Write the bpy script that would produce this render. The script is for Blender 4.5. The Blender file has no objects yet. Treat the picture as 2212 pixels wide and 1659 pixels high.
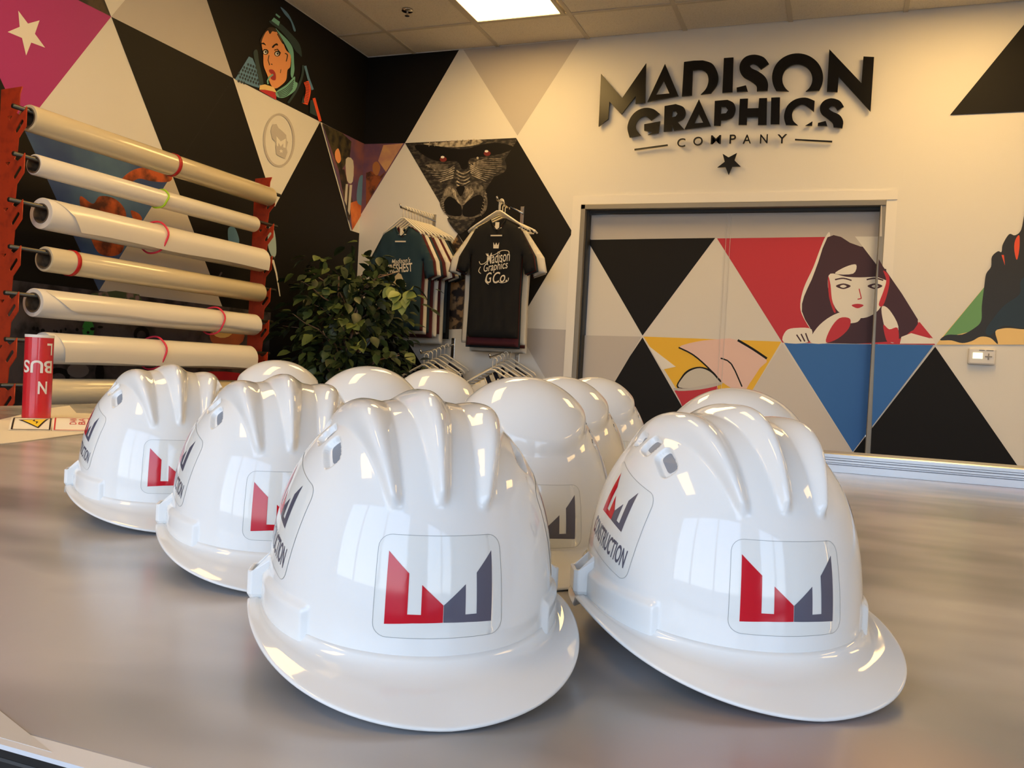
import bpy, bmesh, math, random
import numpy as np
from mathutils import Vector, Matrix
from math import sin, cos, pi, radians as R
random.seed(7)
S = bpy.context.scene
C = S.collection

# ---------------------------------------------------------------- camera
F = 1886.0; CX, CY = 1106.0, 829.5           # focal length and centre, in pixels of the 2212x1659 frame
vx = -np.array([-3870-CX, -(522-CY), -F]); vx /= np.linalg.norm(vx)
vy = np.array([1821-CX, -(831-CY), -F]); vy -= vy @ vx * vx; vy /= np.linalg.norm(vy)
vz = np.cross(vx, vy)
MC = np.array([vx, vy, vz])
EYE = np.array([0.0, 0.0, 1.10])
cd = bpy.data.cameras.new('camera'); cam = bpy.data.objects.new('camera', cd); C.objects.link(cam)
cd.sensor_width = 36; cd.lens = 36*F/2212; cd.clip_start = .02; cd.clip_end = 200
mw = Matrix(MC.tolist()).to_4x4(); mw.translation = Vector(EYE); cam.matrix_world = mw
S.camera = cam
def ray(u, v): return MC @ np.array([u-CX, -(v-CY), -F])
def onY(u, v, Y): d = ray(u, v); return EYE + d*Y/d[1]
def onX(u, v, X): d = ray(u, v); return EYE + d*X/d[0]
def onZ(u, v, Z): d = ray(u, v); return EYE + d*(Z-EYE[2])/d[2]

# ---------------------------------------------------------------- view, world, lights
S.view_settings.view_transform = 'Standard'; S.view_settings.look = 'None'
S.view_settings.exposure = 0.0; S.view_settings.gamma = 1.0; S.view_settings.use_curve_mapping = False
S.cycles.max_bounces = 8; S.cycles.diffuse_bounces = 4; S.cycles.glossy_bounces = 4
S.cycles.use_denoising = True
S.cycles.sample_clamp_indirect = 8
PANEL_W = 13.0                                 # ceiling panel emission
PANEL_C = (1.0, .62, .21, 1)
SKY_W = 4.9
w = bpy.data.worlds.new('sky'); S.world = w; w.use_nodes = True
nt = w.node_tree; nt.nodes.clear()
wo = nt.nodes.new('ShaderNodeOutputWorld'); bg = nt.nodes.new('ShaderNodeBackground')
tc = nt.nodes.new('ShaderNodeTexCoord'); sp = nt.nodes.new('ShaderNodeSeparateXYZ'); cr = nt.nodes.new('ShaderNodeValToRGB')
cr.color_ramp.elements[0].position = .0; cr.color_ramp.elements[0].color = (.80, .90, 1.0, 1)
cr.color_ramp.elements[1].position = .6; cr.color_ramp.elements[1].color = (.38, .60, 1.0, 1)
nt.links.new(tc.outputs['Generated'], sp.inputs[0]); nt.links.new(sp.outputs['Z'], cr.inputs[0])
nt.links.new(cr.outputs[0], bg.inputs[0]); nt.links.new(bg.outputs[0], wo.inputs[0]); bg.inputs[1].default_value = SKY_W
CEIL = 3.065; XL, XR, YB, YF = -3.02, 3.6, 5.0, -1.9
WIN = [(-2.6, .45), (1.35, 3.3)]; WZ = (.55, 2.75)
for i, (a, b) in enumerate(WIN):              # daylight portals in the two windows
    l = bpy.data.lights.new('window_portal', 'AREA'); l.shape = 'RECTANGLE'; l.size = b-a; l.size_y = WZ[1]-WZ[0]
    l.cycles.is_portal = True
    o = bpy.data.objects.new('window_portal', l); C.objects.link(o)
    o.location = ((a+b)/2, YF-.02, sum(WZ)/2); o.rotation_euler = (-pi/2, 0, pi)
    o.rotation_euler = Vector((0, 1, 0)).to_track_quat('-Z', 'Z').to_euler()

# ---------------------------------------------------------------- materials
def lin(c): return tuple(((x/255)/12.92 if x/255 <= .04045 else ((x/255+.055)/1.055)**2.4) for x in c)+(1,)
_m = {}
def mat(name, rgb, rough=.6, metal=0, coat=0, noise=None, bump=None, emit=0, trans=0, spec=None):
    """noise=(scale, rgb2, lo, hi[, stretch])  bump=(scale, strength)"""
    if name in _m: return _m[name]
    m = bpy.data.materials.new(name); m.use_nodes = True; n = m.node_tree; b = n.nodes['Principled BSDF']
    b.inputs['Base Color'].default_value = lin(rgb); b.inputs['Roughness'].default_value = rough
    b.inputs['Metallic'].default_value = metal; b.inputs['Coat Weight'].default_value = coat; b.inputs['Coat Roughness'].default_value = .03
    if spec is not None: b.inputs['Specular IOR Level'].default_value = spec
    if trans: b.inputs['Transmission Weight'].default_value = trans
    if emit: b.inputs['Emission Color'].default_value = lin(rgb) if not isinstance(emit, tuple) else emit[1]; b.inputs['Emission Strength'].default_value = emit if not isinstance(emit, tuple) else emit[0]
    if noise or bump:
        t = n.nodes.new('ShaderNodeTexCoord')
    if noise:
        mp = n.nodes.new('ShaderNodeMapping'); mp.inputs['Scale'].default_value = noise[4] if len(noise) > 4 else (1, 1, 1)
        x = n.nodes.new('ShaderNodeTexNoise'); x.inputs['Scale'].default_value = noise[0]; x.inputs['Detail'].default_value = 6
        r = n.nodes.new('ShaderNodeValToRGB'); r.color_ramp.elements[0].position = noise[2]; r.color_ramp.elements[1].position = noise[3]
        r.color_ramp.elements[0].color = lin(rgb); r.color_ramp.elements[1].color = lin(noise[1])
        n.links.new(t.outputs['Object'], mp.inputs[0]); n.links.new(mp.outputs[0], x.inputs[0]); n.links.new(x.outputs[0], r.inputs[0]); n.links.new(r.outputs[0], b.inputs['Base Color'])
    if bump:
        x = n.nodes.new('ShaderNodeTexNoise'); x.inputs['Scale'].default_value = bump[0]; x.inputs['Detail'].default_value = 4
        p = n.nodes.new('ShaderNodeBump'); p.inputs['Strength'].default_value = bump[1]; p.inputs['Distance'].default_value = .002
        n.links.new(t.outputs['Object'], x.inputs[0]); n.links.new(x.outputs[0], p.inputs['Height']); n.links.new(p.outputs[0], b.inputs['Normal'])
    _m[name] = m
    return m
WHITE = mat('wall_white', (232, 229, 222), .7, bump=(180, .15))
BLACK = mat('mural_black', (17, 14, 11), .6, spec=.25)
GREY = mat('mural_grey', (196, 190, 184), .6)
LGREY = mat('mural_light_grey', (212, 206, 200), .6)
MAGENTA = mat('mural_magenta', (176, 40, 122), .6)
CREAM = mat('mural_cream', (238, 234, 224), .6)
RED = mat('mural_red', (196, 40, 52), .55)
BLUE = mat('mural_blue', (44, 108, 185), .55)
YELLOW = mat('mural_yellow', (240, 190, 38), .55)
PINK = mat('mural_pink', (235, 200, 188), .55)
MAROON = mat('mural_maroon', (62, 24, 34), .55)
TEALD = mat('mural_dark_teal', (40, 62, 64), .55)
TEAL = mat('mural_teal', (120, 185, 170), .55)
SKIN = mat('mural_skin', (238, 160, 100), .55)
LIPS = mat('mural_lips', (170, 45, 50), .55)
DOTS = mat('mural_dot_blue', (95, 140, 175), .55)
GREEN = mat('mural_green', (110, 165, 105), .55)
NAVY = mat('mural_navy', (30, 52, 66), .55)
ORANGE = mat('mural_orange', (235, 85, 45), .55)
TAN = mat('mural_tan', (244, 208, 135), .55)
ROCK = mat('mural_rock', (205, 95, 45), .6, noise=(14, (90, 40, 25), .4, .62))
SKYB = mat('mural_sky', (48, 78, 140), .6, noise=(2.5, (90, 130, 170), .4, .7))
STONE = mat('mural_stone', (92, 84, 84), .6, noise=(9, (40, 36, 36), .42, .6))
PURPLE = mat('mural_purple', (92, 66, 100), .6, noise=(6, (140, 86, 84), .4, .7))
FOLG = mat('mural_leafage', (70, 62, 35), .6, noise=(22, (20, 18, 12), .4, .6))
BROWN = mat('mural_brown', (70, 50, 35), .6, noise=(18, (25, 18, 14), .4, .6))
PAISLEY = mat('mural_paisley', (150, 120, 85), .6, noise=(16, (40, 28, 22), .46, .54))
SILVER = mat('mural_silver', (205, 200, 188), .5)
GOR = mat('mural_fur', (22, 20, 18), .6, noise=(30, (104, 94, 80), .46, .74, (1, 1, 2.2)))
GORL = mat('mural_hide', (196, 184, 160), .6, noise=(34, (70, 62, 52), .42, .66))
GORR = mat('mural_eye_red', (120, 40, 34), .4)

# ---------------------------------------------------------------- object helpers
def link(name, me, parent=None, m=None):
    o = bpy.data.objects.new(name, me); C.objects.link(o)
    if m is not None:
        for x in (m if isinstance(m, list) else [m]): me.materials.append(x)
    if parent is not None: o.parent = parent
    return o
def tag(o, label, cat, group=None, kind=None):
    if label: o['label'] = label
    if cat: o['category'] = cat
    if group: o['group'] = group
    if kind: o['kind'] = kind
    return o
def struct(o): o['kind'] = 'structure'; return o
def empty(name, loc=(0, 0, 0), rz=0):
    o = bpy.data.objects.new(name, None); C.objects.link(o); o.location = loc; o.rotation_euler = (0, 0, rz); o.empty_display_size = .05
    return o
def copy_tree(o, parent=None):
    c = o.copy(); C.objects.link(c); c.parent = parent
    for ch in list(o.children): copy_tree(ch, c)
    return c
class MB:
    def __init__(s): s.v = []; s.f = []; s.mi = []; s.cur = 0
    def add(s, vs, fs):
        n = len(s.v); s.v += [tuple(map(float, p)) for p in vs]
        for f in fs: s.f.append([i+n for i in f]); s.mi.append(s.cur)
    def box(s, x0, x1, y0, y1, z0, z1):
        s.add([(x0, y0, z0), (x1, y0, z0), (x1, y1, z0), (x0, y1, z0), (x0, y0, z1), (x1, y0, z1), (x1, y1, z1), (x0, y1, z1)],
              [(3, 2, 1, 0), (4, 5, 6, 7), (0, 1, 5, 4), (1, 2, 6, 5), (2, 3, 7, 6), (3, 0, 4, 7)])
    def tube(s, pts, r, n=10, caps=True):
        pts = [Vector(p) for p in pts]; rs = r if isinstance(r, (list, tuple)) else [r]*len(pts)
        rings = []; up = None
        for i, p in enumerate(pts):
            d = (pts[min(i+1, len(pts)-1)]-pts[max(i-1, 0)]).normalized()
            if up is None: up = Vector((0, 0, 1)) if abs(d.z) < .9 else Vector((1, 0, 0))
            a = d.cross(up).normalized(); b = a.cross(d).normalized(); up = b
            rings.append([p+a*cos(2*pi*k/n)*rs[i]+b*sin(2*pi*k/n)*rs[i] for k in range(n)])
        vs = [q for r_ in rings for q in r_]; fs = []
        for i in range(len(pts)-1):
            for k in range(n): fs.append((i*n+k, i*n+(k+1) % n, (i+1)*n+(k+1) % n, (i+1)*n+k))
        if caps: fs.append(tuple(range(n))[::-1]); fs.append(tuple((len(pts)-1)*n+k for k in range(n)))
        s.add(vs, fs)
    def grid(s, P, closed_u=False):
        """P[i][j] rows of points"""
        nr, nc = len(P), len(P[0]); fs = []
        for i in range(nr-1):
            for j in range(nc if closed_u else nc-1): fs.append((i*nc+j, i*nc+(j+1) % nc, (i+1)*nc+(j+1) % nc, (i+1)*nc+j))
        s.add([p for r_ in P for p in r_], fs)
    def build(s, name, m, parent=None, smooth=False, bevel=0, merge=False, recalc=True):
        me = bpy.data.meshes.new(name); me.from_pydata(s.v, [], s.f); me.update()
        o = link(name, me, parent, m)
        for p, k in zip(me.polygons, s.mi): p.material_index = k; p.use_smooth = smooth
        if merge or recalc:
            bm = bmesh.new(); bm.from_mesh(me)
            if merge: bmesh.ops.remove_doubles(bm, verts=bm.verts, dist=1e-5)
            if recalc: bmesh.ops.recalc_face_normals(bm, faces=bm.faces)
            bm.to_mesh(me); bm.free()
        if bevel:
            b = o.modifiers.new('bevel', 'BEVEL'); b.width = bevel; b.segments = 2; b.limit_method = 'ANGLE'
        return o
def shade_auto(o, ang=35):
    me = o.data; bm = bmesh.new(); bm.from_mesh(me)
    for e in bm.edges:
        if len(e.link_faces) == 2 and e.calc_face_angle(0) > R(ang): e.smooth = False
    for f in bm.faces: f.smooth = True
    bm.to_mesh(me); bm.free(); return o
# flat artwork printed on a plane: every polygon is one face, each layer a fraction of a millimetre further out
class Art:
    def __init__(s, fn, nrm): s.fn = fn; s.n = np.array(nrm, float); s.mb = MB(); s.mats = []; s.k = 0
    def P(s, pts, m, raw=False):
        if m not in s.mats: s.mats.append(m)
        s.mb.cur = s.mats.index(m); s.k += 1
        q = [(np.array(p, float) if raw else s.fn(*p)) + s.n*(.0006+.00004*s.k) for p in pts]
        if not raw: q = [np.array([x[0], x[1], min(x[2], CEIL)]) for x in q]
        s.mb.add(q, [tuple(range(len(q)))])
    def line(s, pts, w_, m, w2=None):
        n = len(pts); L, Rr = [], []
        for i, p in enumerate(pts):
            a = np.array(pts[max(i-1, 0)], float); b = np.array(pts[min(i+1, n-1)], float); d = b-a; d /= max(np.hypot(*d), 1e-9)
            nn = np.array([-d[1], d[0]]); ww = w_ if w2 is None else w_+(w2-w_)*i/(n-1)
            L.append(tuple(np.array(p)+nn*ww/2)); Rr.append(tuple(np.array(p)-nn*ww/2))
        for i in range(n-1): s.P([L[i], L[i+1], Rr[i+1], Rr[i]], m); s.k -= 1
        s.k += 1
    def disc(s, c, rx, ry, m, n=14, rot=0):
        s.P([(c[0]+rx*cos(t)*cos(rot)-ry*sin(t)*sin(rot), c[1]+rx*cos(t)*sin(rot)+ry*sin(t)*cos(rot)) for t in [2*pi*i/n for i in range(n)]], m)
    def build(s, name, parent): return s.mb.build(name, s.mats, parent, recalc=False)
def smooth_pts(pts, n=6, closed=True):
    out = []; N = len(pts)
    for i in range(N if closed else N-1):
        p = [np.array(pts[(i+k-1) % N] if closed else pts[min(max(i+k-1, 0), N-1)], float) for k in range(4)]
        for j in range(n):
            t = j/n
            out.append(tuple(.5*((2*p[1])+(-p[0]+p[2])*t+(2*p[0]-5*p[1]+4*p[2]-p[3])*t*t+(-p[0]+3*p[1]-3*p[2]+p[3])*t**3)))
    if not closed: out.append(tuple(pts[-1]))
    return out
def zoomf(ox, oy, s): return lambda pts: [(ox+x/s, oy+y/s) for x, y in pts]
def curve_solid(name, loops, ext, m, parent=None, bev=0, mw_=None):
    """filled outline (outer loops and holes) in a plane, extruded; local XY"""
    cu = bpy.data.curves.new(name, 'CURVE'); cu.dimensions = '2D'; cu.fill_mode = 'BOTH'; cu.extrude = ext; cu.bevel_depth = bev
    for L in loops:
        sp_ = cu.splines.new('POLY'); sp_.points.add(len(L)-1); sp_.use_cyclic_u = True
        for i, p in enumerate(L): sp_.points[i].co = (p[0], p[1], 0, 1)
    t = bpy.data.objects.new('tmp', cu); C.objects.link(t)
    dg = bpy.context.evaluated_depsgraph_get(); me = bpy.data.meshes.new_from_object(t.evaluated_get(dg))
    bpy.data.objects.remove(t); bpy.data.curves.remove(cu)
    me.name = name; me.materials.clear()
    if mw_ is not None: me.transform(mw_)
    return link(name, me, parent, m)
def text_mesh(txt, size=1, offset=0, ext=0, shear=0, spacing=1):
    cu = bpy.data.curves.new('t', 'FONT'); cu.body = txt; cu.size = size; cu.offset = offset; cu.extrude = ext; cu.shear = shear
    cu.space_character = spacing; cu.align_x = 'CENTER'; cu.align_y = 'CENTER'; cu.resolution_u = 4
    t = bpy.data.objects.new('tmp', cu); C.objects.link(t)
    dg = bpy.context.evaluated_depsgraph_get(); me = bpy.data.meshes.new_from_object(t.evaluated_get(dg))
    bpy.data.objects.remove(t); bpy.data.curves.remove(cu); me.materials.clear()
    return me
def fit_mesh(me, w_, h_):
    co = np.array([v.co[:] for v in me.vertices]); a, b = co.min(0), co.max(0)
    for v in me.vertices: v.co.x = (v.co.x-(a[0]+b[0])/2)*w_/(b[0]-a[0]); v.co.y = (v.co.y-(a[1]+b[1])/2)*h_/(b[1]-a[1])
def wrap_mesh(me, fn, step=.004):
    """cut a flat mesh on a grid and bend it with fn(u, v, w) -> xyz"""
    bm = bmesh.new(); bm.from_mesh(me)
    for ax in (0, 1):
        lo = min(v.co[ax] for v in bm.verts); hi = max(v.co[ax] for v in bm.verts); t = lo+step
        while t < hi:
            n = Vector((0, 0, 0)); n[ax] = 1; c = Vector((0, 0, 0)); c[ax] = t
            bmesh.ops.bisect_plane(bm, geom=list(bm.verts)+list(bm.edges)+list(bm.faces), plane_co=c, plane_no=n); t += step
    for v in bm.verts: v.co = Vector(fn(v.co.x, v.co.y, v.co.z))
    bmesh.ops.recalc_face_normals(bm, faces=bm.faces)
    for f in bm.faces: f.smooth = True
    bm.to_mesh(me); bm.free(); return me
def flat_mesh(polys):
    me = bpy.data.meshes.new('flat'); v = []; f = []
    for p in polys: f.append(tuple(range(len(v), len(v)+len(p)))); v += [(x, y, 0) for x, y in p]
    me.from_pydata(v, [], f); me.update()
    bm = bmesh.new(); bm.from_mesh(me); bmesh.ops.triangulate(bm, faces=bm.faces); bm.to_mesh(me); bm.free()
    return me

# ---------------------------------------------------------------- ceiling panels (the lamps of the room)
M_DIFF = mat('light_diffuser', (255, 240, 210), .5, emit=(PANEL_W, PANEL_C))
M_TBAR = mat('tbar_white', (205, 196, 180), .5)
def panel(x, y, label):
    t = empty('ceiling_light', (x, y, CEIL)); tag(t, label, 'ceiling light', 'recessed ceiling lights')
    a, b = .2675, .555
    d = MB(); d.box(-a+.02, a-.02, -b+.02, b-.02, -.004, .004); d.build('diffuser', M_DIFF, t)
    f = MB(); f.box(-a, a, -b, -b+.02, -.010, .006); f.box(-a, a, b-.02, b, -.010, .006); f.box(-a, -a+.02, -b+.02, b-.02, -.010, .006); f.box(a-.02, a, -b+.02, b-.02, -.010, .006)
    f.build('frame', M_TBAR, t)
PX = [-1.818, .482, 2.782]; PY = [4.055, 1.755, -.545]
for x, y, lab in ((-1.818, 4.055, 'bright recessed ceiling light near the back wall, left of the sign'),
                  (.482, 4.055, 'recessed ceiling light in front of the back wall, right of the sign'),
                  (2.782, 4.055, 'recessed ceiling light in the far right corner of the ceiling'),
                  (-1.818, 1.755, 'recessed ceiling light over the left part of the worktable'),
                  (2.782, 1.755, 'recessed ceiling light to the right of the worktable'),
                  (-1.818, -.545, 'recessed ceiling light behind the camera on the left, near the window')): panel(x, y, lab)
LIT = [(-1.818, 4.055), (.482, 4.055), (2.782, 4.055), (-1.818, 1.755), (2.782, 1.755), (-1.818, -.545)]

# ---------------------------------------------------------------- room shell
fl = MB(); fl.box(XL-.1, XR+.1, YF-.1, YB+.3, -.05, 0)
struct(fl.build('floor', mat('floor_carpet', (52, 46, 42), .9, noise=(90, (120, 96, 58), .62, .72))))
cl = MB()
TX = [-2.68+.575*k for k in range(-1, 12)]; TY = [4.63-1.15*k for k in range(-1, 8)]
def cell(x0, x1, y0, y1):
    for px, py in LIT:
        if abs((x0+x1)/2-px) < .2 and abs((y0+y1)/2-py) < .3: return False
    return True
cl.box(XL-.1, XR+.1, YF-.1, YB+.3, CEIL+.02, CEIL+.1)
clo = struct(cl.build('ceiling', mat('ceiling_deck', (120, 115, 105), .8)))
tl = MB(); tb = MB()
xs = sorted(set([XL]+[x for x in TX if XL < x < XR]+[XR])); ys = sorted(set([YF]+[y for y in TY if YF < y < YB]+[YB]))
for i in range(len(xs)-1):
    for j in range(len(ys)-1):
        if cell(xs[i], xs[i+1], ys[j], ys[j+1]): tl.box(xs[i]+.008, xs[i+1]-.008, ys[j]+.008, ys[j+1]-.008, CEIL+.004, CEIL+.018)
tl.build('ceiling_tile', mat('ceiling_tile', (238, 230, 216), .85, noise=(140, (222, 214, 200), .5, .7), bump=(260, .4)), clo)
for x in xs[1:-1]: tb.box(x-.012, x+.012, YF, YB, CEIL-.002, CEIL+.004)
for y in ys[1:-1]: tb.box(XL, XR, y-.012, y+.012, CEIL-.0015, CEIL+.0035)
tb.build('ceiling_grid', M_TBAR, clo)

DX0, DX1, DZ, DY = -1.513, .159, 2.085, 5.09   # door opening and leaf plane
wb = MB(); wb.box(XL-.1, DX0, YB, YB+.22, 0, CEIL+.02); wb.box(DX1, XR+.1, YB, YB+.22, 0, CEIL+.02); wb.box(DX0, DX1, YB, YB+.22, DZ, CEIL+.02)
wall_back = struct(wb.build('wall_back', WHITE))
wl = MB(); wl.box(XL-.1, XL, YF-.1, YB, 0, CEIL+.02); wall_left = struct(wl.build('wall_left', WHITE))
wr = MB(); wr.box(XR, XR+.1, YF-.1, YB, 0, CEIL+.02); struct(wr.build('wall_right', WHITE))
wf = MB()
xs_ = [XL]+[t for a in WIN for t in a]+[XR]
for k in range(0, len(xs_), 2): wf.box(xs_[k], xs_[k+1], YF-.1, YF, WZ[0], WZ[1])
wf.box(XL, XR, YF-.1, YF, 0, WZ[0]); wf.box(XL, XR, YF-.1, YF, WZ[1], CEIL+.02)
struct(wf.build('wall_front', WHITE))
M_FRAME = mat('window_bronze', (40, 38, 38), .4, .6)
for i, (a, b) in enumerate(WIN):
    m = MB(); n = 3 if i == 0 else 2
    for k in range(n+1): x = a+(b-a)*k/n; m.box(max(x-.025, a), min(x+.025, b), YF-.08, YF-.02, WZ[0], WZ[1])
    m.box(a, b, YF-.08, YF-.02, WZ[0], WZ[0]+.05); m.box(a, b, YF-.08, YF-.02, WZ[1]-.05, WZ[1])
    struct(m.build('window_%d' % (i+1), M_FRAME))
g = MB(); g.box(-40, 40, -60, YF-.3, -.3, -.05)
tag(g.build('parking_lot', mat('asphalt', (120, 112, 104), .8, noise=(.6, (190, 160, 120), .55, .62))), 'sunlit grey parking lot outside the shop windows', 'parking lot', kind='structure')  # tan patches in the asphalt colour stand in for sunlight
bb = MB(); bb.box(DX1+.02, XR, YB-.012, YB, 0, .1); struct(bb.build('baseboard_back', mat('base_vinyl', (60, 58, 56), .5)))

# door in the back wall
M_STEEL = mat('door_frame_grey', (140, 134, 122), .4, .3)
M_DARK = mat('door_gap', (34, 34, 32), .6)
fr = MB(); fr.box(DX0, DX0+.028, YB-.008, YB+.2, 0, DZ); fr.box(DX1-.028, DX1, YB, YB+.2, 0, DZ); fr.box(DX0, DX1-.0005, YB-.008, YB+.2, DZ-.03, DZ)
struct(fr.build('trim_1', M_STEEL, bevel=.003))
gp = MB(); gp.box(DX0+.028, DX0+.04, DY-.06, YB+.2, 0, DZ-.03); gp.box(DX0+.04, DX1-.028, DY-.05, YB+.2, DZ-.045, DZ-.03)
struct(gp.build('trim_2', M_DARK))
sx = onY(1568, 600, DY)[0]
leafm = mat('door_white', (222, 217, 208), .5)
door = struct(empty('door_1', ((DX0+DX1)/2, DY, 0)))
Lb = MB(); Lb.box(DX0+.045-door.location.x, sx-.004-door.location.x, 0, .04, .01, DZ-.05); Lb.build('door_leaf', leafm, door)
Lb = MB(); Lb.box(sx+.004-door.location.x, DX1-.03-door.location.x, 0, .04, .01, DZ-.05); Lb.build('door_leaf', leafm, door)
Lb = MB(); Lb.box(sx-.012-door.location.x, sx+.012-door.location.x, -.0004, 0, .01, DZ-.05)
for q in (-.0125, .0110): Lb.box(sx+q-door.location.x, sx+q+.0015-door.location.x, -.006, 0, .01, DZ-.05)
Lb.build('astragal', leafm, door)
# raised border round the opening
tr = MB(); e = .052
tr.box(DX0-e, DX0, YB-.006, YB, 0, DZ+e); tr.box(DX1, DX1+e, YB-.0004, YB, 0, DZ); tr.box(DX1, DX1+e, YB-.006, YB, DZ, DZ+e); tr.box(DX0, DX1, YB-.006, YB, DZ, DZ+e)
struct(tr.build('trim_3', mat('casing_white', (238, 234, 226), .5)))

# ---------------------------------------------------------------- artwork on the left wall (a grid of triangles)
al = Art(lambda u, v: onX(u, v, XL), (1, 0, 0))
RZ = [3.09, 2.505, 1.92, 1.33, .745]
def gl(y, r): return (XL, y, min(RZ[r], CEIL))
def tl_(pts, m): al.P([gl(*p) for p in pts], m, raw=True)
tl_([(2.09, 1), (2.89, 1), (2.49, 2)], MAGENTA)
tl_([(2.09, 1), (2.89, 1), (2.49, 0)], BROWN)
tl_([(2.89, 1), (3.69, 1), (3.29, 0)], GREY)
tl_([(3.69, 1), (3.29, 0), (5.0, 0), (5.0, 1)], BLACK)
tl_([(2.89, 1), (3.69, 1), (3.29, 2)], BLACK)
tl_([(3.69, 1), (3.29, 2), (4.09, 2)], BLACK)
tl_([(4.49, 1), (4.09, 2), (4.89, 2)], BLACK)
tl_([(.5, 1), (2.09, 1), (2.49, 2), (2.89, 3), (.5, 3)], BLACK)
tl_([(2.49, 2), (3.29, 2), (2.89, 3)], SKYB)
tl_([(3.29, 2), (2.89, 3), (3.69, 3)], LGREY)
tl_([(3.29, 2), (5.0, 2), (5.0, 3), (3.69, 3)], BLACK)
al.P([(XL, .5, RZ[3]), (XL, 4.1, RZ[3]), (XL, 4.1, .3), (XL, .5, .3)], STONE, raw=True)
al.P([(XL, 4.1, RZ[3]), (XL, 5.0, RZ[3]), (XL, 5.0, .3), (XL, 4.1, .3)], BLACK, raw=True)
# the star
al.P([(39, 23), (60, 51), (85, 44), (75, 73), (97, 103), (67, 92), (56, 120), (47, 82), (16, 69), (42, 58)], CREAM)
# orange rocks on the blue sky
al.P(smooth_pts([(262, 388), (290, 366), (330, 362), (368, 376), (366, 392), (330, 392), (300, 386), (278, 396)]), ROCK)
al.P(smooth_pts([(173, 424), (200, 440), (215, 424), (245, 428), (268, 450), (272, 480), (262, 545), (215, 548), (190, 500), (176, 460)]), ROCK)
al.P(smooth_pts([(282, 455), (300, 462), (306, 475), (290, 476)]), ROCK)
al.P([(196, 634), (250, 628), (300, 636), (310, 655), (260, 660), (200, 652)], mat('mural_moss', (88, 104, 66), .6, noise=(20, (170, 140, 130), .5, .6)))
# dark shapes in the stone picture low on the wall
for c, rx, ry, m in [((190, 712), 13, 22, mat('mural_bottle_green', (52, 150, 62), .5)), ((305, 722), 17, 17, BLACK), ((305, 725), 10, 11, STONE), ((490, 726), 38, 26, mat('mural_clay', (178, 96, 62), .6)), ((480, 716), 22, 14, TAN),
                     ((125, 812), 26, 18, BLACK), ((125, 818), 16, 12, STONE), ((215, 806), 10, 22, BLACK), ((470, 818), 70, 16, RED), ((168, 800), 24, 16, mat('mural_pebble', (130, 122, 118), .6)), ((372, 700), 30, 10, BLACK)]:
    al.disc(c, rx, ry, m)
for i in range(26): al.disc((50+random.random()*170, 706+random.random()*14), 2+random.random()*5, 2+random.random()*3, BLACK if i % 2 else STONE, 7)
# pale surf shapes seen between the rolls and the plant
al.P(smooth_pts([(492, 494), (506, 492), (516, 520), (508, 532), (494, 526)]), DOTS)
al.P(smooth_pts([(580, 492), (592, 500), (596, 545), (588, 556), (578, 530)]), mat('mural_pale_blue', (172, 196, 200), .5))
al.line([(588, 560), (596, 590), (604, 640)], 5, CREAM, 2)
al.line([(478, 588), (470, 602)], 4, STONE)
# round grey emblem on the white triangle
ring = [(602+32*cos(t)*1, 303+56*sin(t)) for t in [2*pi*i/36 for i in range(37)]]
al.line(ring, 4.5, GREY)
z2 = zoomf(400, 0, 3.568)
al.P(z2([(670, 960), (700, 955), (715, 985), (745, 1010), (775, 1040), (780, 1085), (790, 1095), (778, 1140), (785, 1175), (768, 1222), (745, 1215), (700, 1190), (693, 1135), (700, 1100), (668, 1070), (655, 1010)]), GREY)
al.P(z2([(700, 1050), (733, 1090), (772, 1068), (770, 1140), (752, 1136), (752, 1105), (733, 1130), (716, 1100), (712, 1130), (702, 1120)]), CREAM)
al.P(z2([(736, 1150), (741, 1160), (752, 1160), (744, 1168), (747, 1180), (736, 1172), (726, 1178), (729, 1165), (720, 1158), (731, 1158)]), CREAM)
# comic portrait of a woman in a teal scarf, sipping from a cup
zw = zoomf(500, 0, 7.373); W = lambda m, p, sm=True: al.P(smooth_pts(zw(p), 4) if sm else zw(p), m)
W(DOTS, [(50, 1262), (270, 900), (330, 930), (400, 1100), (470, 1330), (430, 1400), (330, 1370)], False)
for i in range(9):
    for j in range(6):
        x = 110+i*42+(j % 2)*20; y = 1290-j*62+i*16
        if y > 960+abs(x-290)*1.1 and y < 1300+(x-110)*.3 and x < 440: al.disc(zw([(x, y)])[0], 2.1, 3.3, NAVY, 8)
W(TEALD, [(340, 830), (400, 800), (430, 1000), (500, 1330), (440, 1340), (400, 1150), (360, 980)])
W(TEALD, [(600, 330), (760, 370), (960, 560), (1080, 720), (1110, 900), (1060, 860), (1000, 800), (900, 640), (760, 480), (620, 380)])
W(TEAL, [(625, 330), (665, 280), (760, 350), (740, 415)], False)
W(TEAL, [(700, 215), (770, 270), (750, 290), (690, 240)], False)
W(DOTS, [(770, 110), (900, 230), (1010, 470), (980, 490), (930, 340), (830, 220)])
W(TEAL, [(690, 450), (760, 520), (900, 660), (970, 790), (985, 1000), (990, 1130), (960, 1240), (930, 1180), (940, 940), (870, 760), (780, 600)])
W(SKIN, [(480, 600), (560, 490), (680, 480), (790, 640), (860, 800), (930, 880), (925, 1060), (880, 1120), (860, 1270), (780, 1360), (690, 1410), (620, 1360), (560, 1200), (500, 1040), (495, 860), (470, 720)])
W(BROWN, [(440, 660), (500, 540), (580, 440), (680, 450), (700, 510), (640, 500), (600, 545), (560, 480), (490, 600), (460, 690)])
for p in ([(840, 850), (880, 880), (860, 980)], [(720, 540), (800, 680), (830, 700)]): al.line(zw(smooth_pts(p, 5, False)), 2.2, BROWN)
W(BLACK, [(455, 700), (500, 680), (540, 725), (490, 705)])
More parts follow.
